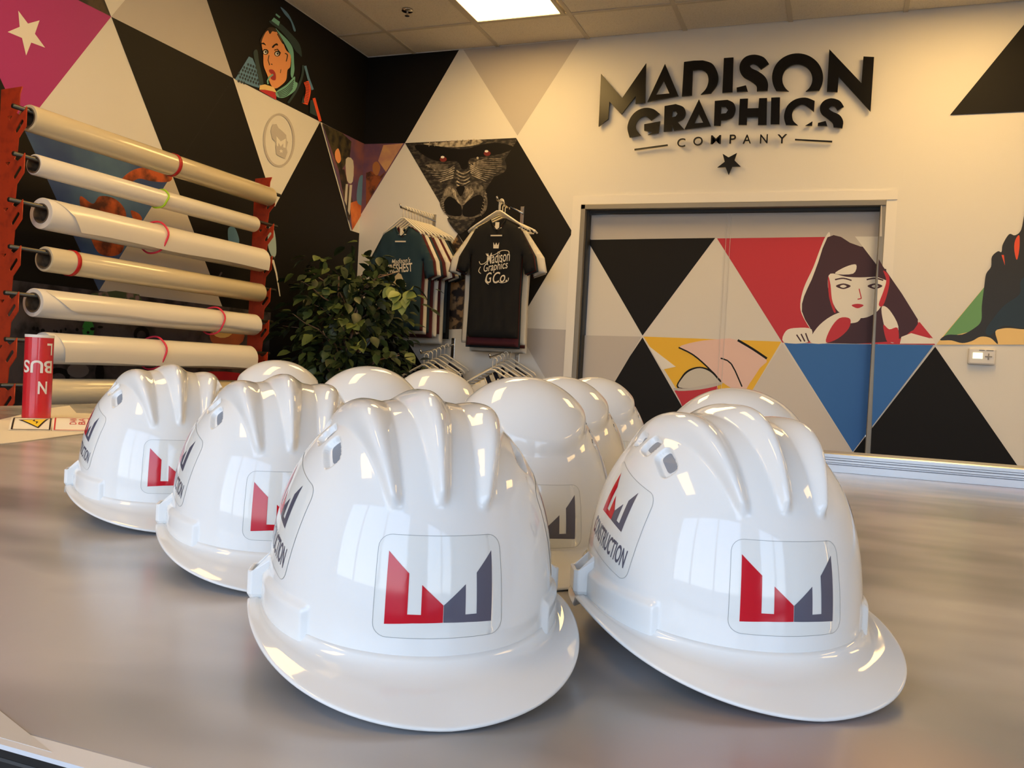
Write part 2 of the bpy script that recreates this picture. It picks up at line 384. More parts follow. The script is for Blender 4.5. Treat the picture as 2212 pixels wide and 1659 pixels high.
W(BLACK, [(632, 750), (660, 715), (710, 690), (730, 725), (690, 725), (650, 765)])
for cx_, cy_ in ((530, 828), (718, 855)):
    al.disc(zw([(cx_, cy_)])[0], 6.6, 6.2, BLACK); al.disc(zw([(cx_-4, cy_+4)])[0], 4.2, 4.2, CREAM); al.disc(zw([(cx_+4, cy_)])[0], 2.3, 2.6, NAVY)
al.line(zw([(500, 790), (560, 800)]), 2, BLACK); al.line(zw([(670, 800), (720, 785), (770, 850)]), 2.2, BLACK)
al.line(zw([(585, 880), (570, 960), (595, 1040)]), 1.8, BROWN); al.line(zw([(615, 1020), (640, 1030)]), 2, BROWN)
W(LIPS, [(590, 1110), (650, 1115), (690, 1180), (690, 1270), (640, 1275), (610, 1240), (640, 1200), (590, 1150)])
al.line(zw([(650, 1185), (590, 1230), (560, 1290), (570, 1340)]), 3.4, TEAL)
al.line(zw([(775, 1105), (765, 1165)]), 1.4, BROWN)
W(RED, [(430, 1440), (520, 1430), (640, 1450), (700, 1490), (700, 1590)], False)
W(TAN, [(430, 1430), (440, 1360), (520, 1345), (660, 1390), (710, 1480), (640, 1455), (520, 1430)], False)
W(TEAL, [(700, 1460), (860, 1350), (990, 1220), (1000, 1300), (1040, 1330), (1000, 1440), (900, 1520), (800, 1560), (710, 1540)])
for k in range(5): al.line(zw(smooth_pts([(715+k*8, 1480+k*16), (860, 1400+k*30), (985-k*6, 1270+k*34)], 5, False)), 1.7, TEALD)
al.line(zw(smooth_pts([(1130, 1040), (1110, 1220), (1020, 1440), (890, 1640)], 6, False)), 5, TEALD)
al.line(zw([(1160, 1050), (1210, 1240), (1280, 1430)]), 5, DOTS)
al.line(zw(smooth_pts([(1175, 1300), (1210, 1420), (1190, 1560), (1160, 1660)], 6, False)), 11, ORANGE)
for k in range(13): al.line(zw([(1150+k*3 if k < 6 else 1176-k*2, 1310+k*26), (1215+(k if k < 6 else 8-k)*3, 1325+k*26)]), 1.1, MAROON)
W(TEALD, [(1100, 1640), (1130, 1520), (1150, 1640)], False)
W(TEALD, [(1240, 1600), (1330, 1580), (1345, 1700), (1400, 1880), (1230, 1800)], False)
al.line([(676, 212), (690, 262)], 6, ORANGE)
# left half of the scenic picture that folds round the corner
zo = zoomf(660, 250, 5.35)
al.P(zo([(182, 85), (710, 345), (710, 1020), (530, 1325)]), PURPLE)
al.P(zo([(182, 85), (420, 205), (520, 300), (500, 480), (400, 640), (370, 620)]), FOLG)
al.P(zo([(370, 620), (440, 620), (470, 760), (540, 1000), (500, 1210), (480, 1200)]), BROWN)
al.P(zo([(500, 1010), (710, 940), (710, 1020), (530, 1325)]), mat('mural_path', (225, 125, 55), .6, noise=(10, (190, 90, 40), .4, .6)))
al.P(smooth_pts(zo([(455, 500), (540, 520), (535, 760), (470, 750)]), 3), SILVER)
al.P(zo([(455, 790), (480, 790), (465, 1040), (440, 980)]), SILVER); al.P(zo([(500, 800), (528, 800), (500, 1150), (478, 1100)]), SILVER)
al.P(smooth_pts(zo([(610, 720), (660, 700), (688, 900), (685, 1035), (600, 1020), (580, 920)]), 3), DOTS)
al.P(smooth_pts(zo([(330, 420), (370, 380), (400, 500), (370, 550), (335, 500)]), 3), SKIN)
al.build('mural', wall_left)

# ---------------------------------------------------------------- artwork on the back wall
ab = Art(lambda u, v: onY(u, v, YB), (0, -1, 0))
ab.P([(780, 108), (992, 100), (875, 309), (780, 311.5)], BLACK)
ab.P([(1001, 105), (1252, 80), (1118, 293)], GREY)
ab.P([(780, 311.5), (875, 309), (780, 463)], PURPLE)
ab.P(zo([(900, 340), (1130, 320), (930, 650), (840, 520)]), mat('mural_dusk', (206, 158, 110), .6, noise=(8, (170, 110, 110), .45, .7)))
ab.P(zo([(700, 660), (760, 640), (860, 700), (930, 640), (700, 1040)]), mat('mural_autumn', (150, 78, 34), .6, noise=(18, (70, 36, 22), .45, .6)))
ab.P(smooth_pts(zo([(780, 560), (830, 530), (865, 600), (830, 690), (780, 650)]), 3), mat('mural_amber', (170, 110, 60), .6))
ab.P([(1115, 298), (1237, 502), (1115, 706), (989, 505)], BLACK)
ab.P([(875, 309), (1115, 298), (1116, 305), (989, 505)], GOR)
ab.P([(989, 505), (1050, 610), (1108, 706), (868, 716)], PAISLEY)
ab.P([(868, 718), (938, 832), (780, 832), (780, 716)], BLACK)
ab.P([(1115, 708), (1243, 713), (1237, 832), (1187, 832)], GREY)
ab.P([(1241, 502), (1255, 502), (1255, 527)], BLACK)
zg = zoomf(860, 280, 5.53); Gp = lambda m, p: ab.P(smooth_pts(zg(p), 4), m)
Gp(GORL, [(300, 170), (520, 150), (760, 130), (950, 120), (1010, 150), (900, 190), (700, 210), (480, 200)])
Gp(GOR, [(330, 480), (380, 420), (560, 430), (700, 430), (690, 520), (480, 590), (380, 560)])
Gp(GOR, [(850, 400), (1000, 330), (1240, 330), (1290, 480), (1150, 560), (1000, 580), (880, 480)])
Gp(BLACK, [(200, 190), (420, 190), (640, 225), (820, 230), (990, 180), (1200, 160), (1380, 210), (1260, 280), (1060, 320), (860, 350), (830, 460), (760, 470), (700, 380), (480, 380), (300, 300)])
for cx_, cy_ in ((540, 355), (1065, 285)):
    ab.disc(zg([(cx_, cy_)])[0], 7.5, 5.5, GORR); ab.disc(zg([(cx_-8, cy_-26)])[0], 4, 2.6, CREAM)
ab.disc(zg([(950, 340)])[0], 2.6, 2.6, GORL)
for k in range(6):
    ab.line(zg(smooth_pts([(680-k*4, 425+k*30), (560-k*10, 490+k*26), (330+k*38, 490+k*28)], 5, False)), 2.6, GORL, .6)
    ab.line(zg(smooth_pts([(850+k*4, 400+k*28), (960+k*6, 470+k*24), (1200-k*30, 500+k*24)], 5, False)), 2.6, GORL, .6)
    ab.line(zg(smooth_pts([(330+k*20, 430+k*10), (460, 415+k*16), (600, 425+k*12)], 4, False)), 1.3, GORL, .5)
    ab.line(zg(smooth_pts([(900, 400+k*10), (1060, 350+k*22), (1240, 350+k*24)], 4, False)), 1.3, GORL, .5)
for k in range(5): ab.line(zg(smooth_pts([(700, 490+k*42), (780, 530+k*40), (860, 490+k*42)], 4, False)), 3.2, GORL, 1.5)
for k in range(9): ab.line(zg([(380+k*66, 145-k*4), (370+k*68, 205-k*3)]), 1.8, GORL, .6)
GORM = mat('mural_muzzle', (120, 112, 96), .6, noise=(40, (48, 43, 37), .4, .62))
Gp(GORM, [(530, 820), (560, 700), (630, 660), (700, 720), (780, 700), (860, 640), (960, 640), (1040, 720), (1070, 880), (1030, 1000), (900, 1060), (760, 1080), (620, 1050), (530, 960), (500, 880)])
for sg in (0, 1):
    for k in range(10):
        t0 = k/9; ab.line(zg([(560+t0*110+sg*(250-t0*10), 730-60*sin(pi*t0)+k*3), (555+t0*110+sg*(260-t0*10), 800-40*t0)]), 1.6, GORL, .6)
Gp(BLACK, [(548, 900), (560, 850), (610, 800), (670, 825), (730, 880), (760, 930), (762, 1020), (700, 1035), (610, 1020), (560, 970)])
Gp(BLACK, [(775, 930), (810, 880), (880, 820), (960, 780), (1010, 800), (1030, 880), (1010, 970), (930, 1030), (840, 1045), (776, 1020)])
Gp(GORL, [(650, 700), (690, 740), (700, 800), (765, 890), (840, 800), (880, 740), (900, 760), (850, 830), (768, 905), (690, 840), (660, 780)])
Gp(BLACK, [(700, 700), (745, 670), (800, 690), (780, 760), (750, 800), (720, 760)])
for k in range(8): ab.line(zg([(1040-k*8, 760+k*36), (1064-k*9, 770+k*38)]), 1.4, GORL, .6); ab.line(zg([(512+k*5, 830+k*26), (540+k*5, 820+k*26)]), 1.4, GORL, .6)
Gp(GOR, [(590, 1060), (760, 1090), (920, 1060), (870, 1150), (760, 1240), (690, 1220)])
# black triangle high on the right
p0 = onY(2052, 249, YB); xr = p0[0]; zr = p0[2]
ab.P([(xr, YB, zr), (xr+.77, YB, zr), (xr+.39, YB, CEIL)], BLACK, raw=True)
# dark hand-like shape at the right edge of the picture, with green, navy, tan and two red slivers
zh = zoomf(1980, 380, 3.771); e_ = 2.3
ab.P(zh([(190, 1335), (560, 895), (875, 520), (1330, 1280), (1330, 1375), (160, 1375)]), TAN)
ab.P(zh([(200, 1330), (560, 895), (640, 900), (560, 1240), (260, 1310)]), GREEN)
ab.P(smooth_pts(zh([(190, 1338), (250, 1295), (370, 1292), (470, 1240), (525, 1180), (530, 1060), (550, 900), (565, 800), (605, 740), (612, 660), (660, 615), (690, 620), (700, 560), (752, 476), (800, 485), (850, 440), (880, 300), (930, 200), (990, 420), (1200, 800), (1300, 1250), (1000, 1240), (875, 1250), (760, 1240), (690, 1245), (640, 1270), (662, 1370), (600, 1320), (520, 1310), (450, 1345), (370, 1362), (280, 1340)]), 4), mat('mural_ink', (38, 36, 30), .5))
ab.P(smooth_pts(zh([(640, 1140), (720, 1050), (840, 960), (850, 850), (1000, 760), (1200, 900), (1290, 1240), (875, 1240), (700, 1225), (600, 1300), (560, 1260)]), 4), NAVY)
ab.P(zh([(690, 645), (710, 645), (718, 730)]), ORANGE)
ab.P(smooth_pts(zh([(835, 485), (800, 530), (795, 610), (815, 685), (835, 600)]), 4), ORANGE)
# the artwork that crosses the door: same outlines, clipped to the leaf and to the wall beside it
ad = Art(lambda u, v: onY(u, v, DY), (0, -1, 0))
def clip(pts, a, b, c):
    """keep a*x+b*y+c >= 0"""
    out = []; f = lambda p: a*p[0]+b*p[1]+c
    for i in range(len(pts)):
        p, q = pts[i], pts[(i+1) % len(pts)]; fp, fq = f(p), f(q)
        if fp >= 0: out.append(p)
        if fp*fq < 0: t = fp/(fp-fq); out.append((p[0]+(q[0]-p[0])*t, p[1]+(q[1]-p[1])*t))
    return out
def both(pts, m):
    # jamb line in the photograph: x = 1911 - .042 (y-446)
    l_ = clip(pts, -1, -.042, 1903+.042*446); r_ = clip(pts, 1, .042, -1903-.042*446)
    if len(l_) > 2: ad.P(l_, m)
    if len(r_) > 2 and m is not WHITE: ab.P(r_, m)
def bline(pts, w_, m):
    k0 = (ad.k, ab.k)
    for i in range(len(pts)-1):
        a = np.array(pts[i], float); b = np.array(pts[i+1], float); d = b-a; d /= np.hypot(*d); n = np.array([-d[1], d[0]])*w_/2
        both([tuple(a+n), tuple(b+n), tuple(b-n), tuple(a-n)], m); ad.k, ab.k = k0
    ad.k += 1; ab.k += 1
both([(1266, 466), (1905, 440), (1905, 511), (1266, 517)], GREY)
both([(1268, 518), (1545, 514), (1388, 725)], BLACK)
both([(1549, 515), (1844, 511), (2020, 745), (1690, 740)], RED)
both([(1390, 727), (1688, 738), (1615, 860), (1480, 870)], YELLOW)
both([(1388, 729), (1500, 925), (1380, 925), (1270, 905)], BLACK)
both([(1250, 724), (1386, 727), (1248, 960)], GREY)
both([(1500, 930), (1615, 860), (1690, 742), (1838, 972), (1640, 1000)], LGREY)
both([(1694, 741), (2016, 746), (1842, 976)], BLUE)
both([(2020, 749), (2202, 1012), (1846, 1000), (1844, 976)], BLACK)
# plain portrait shape: dark bob of hair, pale face and hands, red shadows
zp = zoomf(1680, 500, 6.144); Pp = lambda m, p, k=4: both(smooth_pts(zp(p), k), m)
Pp(CREAM, [(700, 70), (640, 60), (560, 240), (470, 480), (350, 740), (300, 960), (330, 1120), (470, 1330), (600, 1300), (700, 800)])
Pp(MAROON, [(660, 78), (830, 70), (1000, 160), (1235, 220), (1400, 470), (1860, 1170), (1760, 1330), (1500, 1460), (600, 1480), (430, 1280), (320, 1060), (350, 860), (450, 640), (540, 400)], 2)
both(zp([(830, 66), (1150, 66), (1240, 215), (1100, 200), (960, 150)]), GREY)
Pp(CREAM, [(700, 560), (900, 600), (1100, 610), (1380, 600), (1470, 640), (1440, 840), (1340, 1040), (1180, 1140), (1000, 1140), (800, 1060), (700, 860), (665, 700)])
Pp(CREAM, [(760, 560), (900, 470), (1040, 440), (1000, 560)])
both(zp([(1040, 430), (1440, 500), (1440, 650), (1200, 560)]), MAROON)
Pp(RED, [(1400, 520), (1480, 600), (1470, 760), (1400, 980), (1340, 970), (1400, 800), (1440, 650)])
Pp(RED, [(668, 600), (700, 700), (720, 900), (770, 1060), (740, 1060), (680, 860)])
for cx_ in (870, 1290):
    bline(zp(smooth_pts([(cx_-110, 640), (cx_, 622), (cx_+110, 650)], 4, False)), 3, MAROON)
    Pp(MAROON, [(cx_-100, 725), (cx_, 690), (cx_+100, 725), (cx_, 765)]); Pp(CREAM, [(cx_-45, 728), (cx_, 708), (cx_+45, 728), (cx_, 748)])
Pp(RED, [(980, 980), (1060, 960), (1140, 980), (1060, 1020)])
bline(zp([(1080, 760), (1110, 890), (1060, 900)]), 2.2, RED)
Pp(CREAM, [(430, 1470), (520, 1280), (700, 1130), (900, 1060), (1100, 1100), (1060, 1200), (900, 1230), (760, 1300), (680, 1470)])
Pp(RED, [(640, 1470), (700, 1290), (820, 1150), (960, 1160), (940, 1290), (800, 1420)])
Pp(CREAM, [(1380, 1000), (1480, 1040), (1600, 1260), (1560, 1460), (1480, 1450), (1400, 1200)])
Pp(RED, [(1400, 1240), (1480, 1300), (1590, 1280), (1600, 1460), (1500, 1470), (1440, 1440)])
Pp(CREAM, [(80, 1470), (110, 1320), (250, 1280), (450, 1300), (400, 1470)])
for k in range(3): bline(zp([(250+k*60, 1370-k*10), (310+k*50, 1460)]), 3, MAROON)
both(zp([(1880, 1200), (2060, 1420), (1780, 1340)]), RED)
both(zp([(1640, 1400), (1770, 1350), (2060, 1430), (2090, 1490), (1620, 1490)]), CREAM)
both([(1847, 511), (1950, 511), (2100, 745), (2025, 745)], WHITE)
# plain shapes: a pale hand over a grey dome, white rays
zs = zoomf(1380, 700, 6.506); Sp = lambda m, p, k=4: both(smooth_pts(zs(p), k), m)
Sp(PINK, [(560, 330), (800, 250), (1100, 215), (1380, 225), (1790, 480), (1700, 620), (1560, 830), (1440, 960), (1150, 800), (960, 600), (760, 430)], 3)
bline(zs(smooth_pts([(1390, 226), (1600, 350), (1800, 485)], 3, False)), 5, BLACK)
bline(zs(smooth_pts([(560, 330), (760, 430), (960, 600), (1150, 800)], 3, False)), 3.2, BLACK)
bline(zs(smooth_pts([(1150, 480), (1300, 560), (1450, 880)], 3, False)), 3, BLACK)
both(zs([(135, 305), (520, 600), (330, 640)]), CREAM)
both(zs([(500, 935), (1100, 870), (1150, 1000), (640, 1240), (580, 1080)]), RED)
Sp(BLACK, [(545, 900), (600, 740), (700, 640), (860, 600), (1020, 650), (1120, 760), (1150, 840), (900, 900)])
Sp(SILVER, [(565, 890), (620, 750), (720, 660), (860, 620), (1000, 670), (1100, 770), (1130, 835), (900, 885)])
Sp(GREY, [(495, 900), (700, 900), (1150, 815), (1130, 860), (860, 920), (560, 940)], 3)
ab.build('mural', wall_back)
mo = ad.build('mural', door); mo.location = (-door.location.x, -door.location.y, 0)

# ---------------------------------------------------------------- the letters over the door
zl = zoomf(1280, 100, 3.568)
LET = [
 ('M', [[(65, 210), (228, 398), (413, 130), (405, 435), (330, 442), (334, 380), (222, 525), (130, 425), (120, 560), (46, 618)]]),
 ('A', [[(558, 135), (662, 382), (422, 428)], [(548, 265), (487, 373), (592, 363)]]),
 ('D', [smooth_pts([(850, 108), (920, 132), (958, 190), (970, 250), (955, 305), (912, 362)], 4, False)+smooth_pts([(833, 372), (875, 325), (893, 265), (882, 212), (850, 186), (812, 180)], 4, False)+[(772, 185), (765, 378), (688, 386), (705, 120), (780, 110)]]),
 ('I', [[(1012, 90), (1086, 85), (1078, 352), (1000, 358)]]),
 ('S', [smooth_pts([(1360, 135), (1320, 85), (1250, 64), (1180, 80), (1138, 130), (1135, 190), (1165, 238), (1220, 270), (1262, 305), (1266, 346)], 4, False)+smooth_pts([(1348, 343), (1352, 285), (1330, 235), (1280, 195), (1228, 170), (1214, 148), (1234, 136), (1265, 146), (1298, 178)], 4, False), ]),
 ('S2', [[(1110, 318), (1182, 300), (1197, 347), (1112, 351)]]),
 ('O', [[(1580+197*cos(R(a)), 240-186*sin(R(a))) for a in np.linspace(214, -33, 40)]+[(1578+116*cos(R(a)), 252-114*sin(R(a))) for a in np.linspace(-56, 236, 36)]]),
 ('N', [[(1825, 22), (2072, 283), (2088, 78), (2170, 82), (2143, 502), (1897, 232), (1888, 352), (1806, 348)]]),
 ('G', [smooth_pts([(518, 520), (470, 484), (405, 474), (340, 498), (292, 550), (268, 625), (285, 702)], 4, False)+smooth_pts([(372, 685), (335, 635), (338, 590), (372, 550), (412, 540), (452, 572)], 4, False)]),
 ('G2', [[(398, 600), (522, 577), (508, 668), (425, 682), (460, 662), (398, 650)]]),
 ('R', [smooth_pts([(640, 445), (700, 468), (718, 515), (700, 558), (655, 582)], 4, False)+[(706, 640), (628, 650), (612, 606), (610, 652), (548, 658), (555, 460)], [(618, 500), (612, 546), (640, 540), (654, 520), (642, 500)]]),
 ('A', [[(820, 408), (912, 615), (708, 640)], [(818, 520), (785, 594), (852, 588)]]),
 ('P', [smooth_pts([(1040, 412), (1088, 438), (1102, 490), (1080, 545), (1030, 568)], 4, False)+[(990, 570), (986, 612), (935, 612), (942, 420)], [(992, 465), (990, 520), (1028, 515), (1044, 490), (1026, 466)]]),
 ('H', [[(1135, 405), (1198, 402), (1194, 478), (1278, 476), (1284, 400), (1345, 398), (1340, 605), (1275, 605), (1277, 545), (1190, 545), (1188, 605), (1125, 605)]]),
 ('I', [[(1377, 395), (1445, 393), (1440, 600), (1372, 600)]]),
 ('C', [smooth_pts([(1712, 420), (1640, 395), (1560, 410), (1500, 460), (1475, 540), (1490, 606)], 4, False)+smooth_pts([(1582, 608), (1545, 570), (1540, 510), (1575, 465), (1630, 450), (1706, 505)], 4, False)]),
 ('C2', [[(1695, 578), (1692, 612), (1640, 611)]]),
 ('S', [smooth_pts([(1937, 465), (1905, 420), (1840, 400), (1780, 422), (1752, 470), (1765, 520), (1815, 560), (1850, 592), (1857, 623)], 4, False)+smooth_pts([(1925, 631), (1932, 578), (1905, 530), (1850, 503), (1822, 480), (1842, 462), (1868, 468), (1888, 495)], 4, False)]),
 ('S2', [[(1738, 590), (1797, 575), (1809, 613), (1735, 612)]]),
 ('bar', [[(322, 790), (578, 755), (578, 765), (322, 801)]]),
 ('bar', [[(1560, 713), (1848, 728), (1846, 739), (1560, 723)]]),
 ('star', [[(1003, 828), (1048, 856), (1112, 822), (1093, 878), (1140, 925), (1076, 927), (1048, 990), (1024, 930), (962, 933), (1018, 890)]]),
]
M_LET = mat('letter_black_gloss', (14, 13, 13), .22, spec=.3)
sc = onY(1574, 230, YB)
sign = empty('wall_sign', (sc[0], YB, sc[2])); tag(sign, 'raised glossy black shop lettering in three lines with a star, mounted above the door', 'sign')
FW = Matrix.Rotation(pi/2, 4, 'X')            # local XY -> world XZ
def sign_solid(name, loops):
    LL = []
    for L in loops:
        q = []
        for p in zl(L): t = onY(p[0], p[1], YB-.03); q.append((t[0]-sc[0], t[2]-sc[2]))
        LL.append(q)
    o = curve_solid(name, LL, .006, M_LET, sign, 0, FW); o.location = (0, -.024, 0); return o
for n, loops in LET: sign_solid('star' if n == 'star' else 'bar' if n == 'bar' else 'letter', loops)
for ch, cx_, cy_, w_ in zip('COMPANY', (683, 812, 950, 1080, 1190, 1320, 1460), (742, 730, 718, 714, 714, 712, 712), (60, 70, 74, 46, 58, 54, 66)):
    me = text_mesh(ch, 1, .002, .006); fit_mesh(me, w_/3.568*.00266, 66/3.568*.00262)
    a = onY(*zl([(cx_, cy_)])[0], YB-.03); me.transform(FW); o = link('letter', me, sign, M_LET); o.location = (a[0]-sc[0], -.024, a[2]-sc[2])

# ---------------------------------------------------------------- thermostat
M_PLA = mat('plastic_white', (226, 222, 214), .4)
a = onY(2121, 770, YB-.02)
th = empty('thermostat', (a[0], YB, a[2])); tag(th, 'small white wall thermostat with a lit screen and cross buttons', 'thermostat')
m = MB(); m.box(-.062, .062, -.026, 0, -.042, .042); m.build('case', M_PLA, th, bevel=.008)
m = MB(); m.box(-.042, .002, -.0285, -.025, -.012, .018); m.build('screen', mat('screen_lit', (246, 246, 200), .4, emit=1.3), th)
m = MB(); m.box(.026, .032, -.029, -.025, -.016, .016); m.box(.013, .045, -.0288, -.025, -.003, .003); m.build('button', mat('button_grey', (150, 145, 135), .5), th)
m = MB(); m.box(-.015, .01, -.0272, -.025, .029, .033); m.box(.018, .05, -.0272, -.025, .029, .033); m.build('imprint', mat('imprint_grey', (120, 118, 112), .5), th)
# sprinkler and vent in the ceiling
a = onZ(880, 22, CEIL)
sk = empty('sprinkler', (a[0], a[1], CEIL)); tag(sk, 'small chrome sprinkler head in the ceiling near the corner', 'sprinkler')
m = MB(); m.tube([(0, 0, .004), (0, 0, -.006)], .032, 16); m.build('escutcheon', mat('chrome', (200, 195, 185), .2, 1), sk, True)
m = MB(); m.tube([(0, 0, 0), (0, 0, -.03)], .006, 8); m.tube([(0, 0, -.03), (0, 0, -.033)], .014, 10); m.build('deflector', mat('chrome', (200, 195, 185), .2, 1), sk)

# ---------------------------------------------------------------- worktable
TZ = .90
tab = empty('worktable', (-.1, 1.4, 0)); tag(tab, 'long worktable with a frosted grey cutting surface that carries the hard hats', 'table')
X0, X1, Y0, Y1 = -2.35, 2.2, .326, 2.62
def tp(mb, *a): mb.box(a[0]+.1, a[1]+.1, a[2]-1.4, a[3]-1.4, a[4], a[5])
m = MB(); tp(m, X0, X1, Y0-.0125, Y1, TZ-.04, TZ-.006); m.build('table_core', mat('table_black', (26, 25, 25), .5), tab, bevel=.002)
def table_mat():
    m = bpy.data.materials.new('frosted_surface'); m.use_nodes = True; n = m.node_tree; b = n.nodes['Principled BSDF']; L = n.links.new
    t = n.nodes.new('ShaderNodeTexCoord'); mp = n.nodes.new('ShaderNodeMapping'); mp.inputs['Scale'].default_value = (1.3, 2.5, 1); mp.inputs['Rotation'].default_value = (0, 0, R(-14))
    x = n.nodes.new('ShaderNodeTexNoise'); x.inputs['Scale'].default_value = 2.6; x.inputs['Detail'].default_value = 2
    r = n.nodes.new('ShaderNodeValToRGB'); r.color_ramp.elements[0].position = .36; r.color_ramp.elements[1].position = .64
    r.color_ramp.elements[0].color = lin((140, 141, 143)); r.color_ramp.elements[1].color = lin((192, 190, 190))  # pale blotches in the colour stand in for blurred reflections
    y = n.nodes.new('ShaderNodeTexNoise'); y.inputs['Scale'].default_value = 1.7
    r2 = n.nodes.new('ShaderNodeValToRGB'); r2.color_ramp.elements[0].position = .60; r2.color_ramp.elements[1].position = .74; r2.color_ramp.elements[0].color = (0, 0, 0, 1); r2.color_ramp.elements[1].color = (.45, .45, .45, 1)
    mx = n.nodes.new('ShaderNodeMixRGB'); mx.inputs[2].default_value = lin((196, 140, 132))
    L(t.outputs['Object'], mp.inputs[0]); L(mp.outputs[0], x.inputs[0]); L(x.outputs[0], r.inputs[0]); L(t.outputs['Object'], y.inputs[0]); L(y.outputs[0], r2.inputs[0])
    L(r2.outputs[0], mx.inputs[0]); L(r.outputs[0], mx.inputs[1]); L(mx.outputs[0], b.inputs['Base Color'])
    f = n.nodes.new('ShaderNodeTexNoise'); f.inputs['Scale'].default_value = 60; f.inputs['Detail'].default_value = 5
    bp = n.nodes.new('ShaderNodeBump'); bp.inputs['Strength'].default_value = .12; bp.inputs['Distance'].default_value = .0006
    L(t.outputs['Object'], f.inputs[0]); L(f.outputs[0], bp.inputs['Height']); L(bp.outputs[0], b.inputs['Normal'])
    b.inputs['Roughness'].default_value = .22; b.inputs['Specular IOR Level'].default_value = .55
    return m
m = MB(); tp(m, X0+.002, X1-.002, Y0+.002, Y1-.09, TZ-.006, TZ); m.build('cutting_surface', table_mat(), tab, bevel=.0015)
m = MB(); tp(m, X0+.002, X1-.002, Y1-.088, Y1, TZ-.006, TZ+.004); m.build('wood_edging', mat('edging_wood', (226, 196, 140), .45, noise=(6, (206, 172, 116), .4, .6, (1, 8, 1))), tab)
m = MB(); tp(m, X0, X1, Y0-.0125, Y0+.0015, TZ-.006, TZ-.002); m.build('edge_lip', mat('table_black', (26, 25, 25), .5), tab)
m = MB(); tp(m, X0, X1, Y0-.0125, Y0+.0015, TZ-.002, TZ+.0004); m.build('edge_strip', mat('edge_sheen', (222, 224, 228), .3), tab)  # pale colour paints the sheen along the glass edge
q_ = [onZ(*p, TZ) for p in ((-60, 1490), (112, 1627), (60, 1612), (-60, 1578))]; m = MB(); m.add([(p[0]+.1, p[1]-1.4, TZ+.0002) for p in q_]+[(p[0]+.1, p[1]-1.4, TZ+.0006) for p in q_], [(0, 3, 2, 1), (4, 5, 6, 7), (0, 1, 5, 4), (1, 2, 6, 5), (2, 3, 7, 6), (3, 0, 4, 7)]); m.build('film_corner', mat('film_clear', (204, 203, 200), .3), tab)
for x in (X0+.12, X1-.12):
    for y in (Y0+.12, Y1-.15):
        m = MB(); tp(m, x-.04, x+.04, y-.04, y+.04, 0, TZ-.04); m.build('leg', mat('table_black', (26, 25, 25), .5), tab, bevel=.004)
# aluminium guide rail along the far side
rl = empty('guide_rail', (0, 2.12, TZ+.0004)); tag(rl, 'long grooved aluminium guide rail lying along the far side of the worktable', 'guide rail')
prof = [(0, 0), (0, .016), (.004, .018), (.004, .020), (0, .022), (0, .026), (.005, .028), (.005, .031), (.001, .033), (.001, .040), (.006, .042), (.09, .042), (.095, .038), (.095, 0)]
m = MB(); xa, xb = -2.105, 2.15
m.add([(xa, y, z) for y, z in prof]+[(xb, y, z) for y, z in prof], [(i, (i+1) % 14, 14+(i+1) % 14, 14+i) for i in range(14)]+[tuple(range(14)), tuple(range(27, 13, -1))])
m.build('extrusion', mat('aluminium', (196, 200, 206), .32, .85), rl)
m = MB(); m.box(xa-.004, xa, 0, .095, 0, .042); m.build('end_cap', mat('cap_dark', (40, 38, 38), .5), rl)
# white paper and the things on it
def flatpoly(name, pts, z, t, mt, parent=None, px=True):
    q = [onZ(*p, z) for p in pts] if px else [np.array((x, y, z)) for x, y in pts]
    n = len(q); b = MB(); b.add([(p[0], p[1], z) for p in q]+[(p[0], p[1], z+t) for p in q], [tuple(range(n))[::-1], tuple(range(n, 2*n))]+[(i, (i+1) % n, n+(i+1) % n, n+i) for i in range(n)])
    return b.build(name, mt, parent)
M_PAPER = mat('paper_white', (232, 224, 208), .6)
o = flatpoly('paper_sheet', [(-60, 966), (30, 957), (190, 936), (250, 925), (250, 897), (165, 893), (150, 877), (105, 883), (20, 903), (-60, 922)], TZ+.0004, .0016, M_PAPER)
tag(o, 'large white paper sheet on the left of the table under the red tube', 'paper')
# red printed tube standing on the paper
tx, ty = -1.927, 1.662; TR, TH = .0335, .213
tu = empty('printed_tube', (tx, ty, TZ+.002)); tag(tu, 'red roll standing upright on white paper, with upside-down white letters', 'tube')
m = MB(); ri = .0305
ang = [2*pi*i/40 for i in range(40)]
m.grid([[(r*cos(t), r*sin(t), z) for t in ang] for r, z in ((TR, 0), (TR, TH), (ri, TH), (ri, 0), (TR, 0))], True)
m.build('paper_roll', mat('tube_red', (200, 28, 40), .25, coat=.4), tu, True)
shade_auto(tu.children[0])
m = MB(); m.grid([[(r*cos(t), r*sin(t), z) for t in ang] for r, z in ((TR+.0004, TH-.006), (TR+.0004, TH+.001), (ri-.0004, TH+.001), (ri-.0004, TH-.006))], True)
m.build('rim', M_PLA, tu, True); shade_auto(tu.children[1])
toc = math.atan2(-ty, -tx)                    # towards the camera
for txt, du, zc, w_, h_ in (('BUS', -.0025, .133, .076, .032), ('N', .0115, .080, .0215, .032), ('L', .0265, .178, .016, .030)):
    me = text_mesh(txt, 1, .02); fit_mesh(me, w_, h_)
    for v in me.vertices: v.co.x = -v.co.x; v.co.y = -v.co.y
    wrap_mesh(me, lambda u, v, w__: ((TR+.0006)*cos(toc+(u+du)/TR), (TR+.0006)*sin(toc+(u+du)/TR), zc+v), .004)
    link('lettering', me, tu, M_PLA)
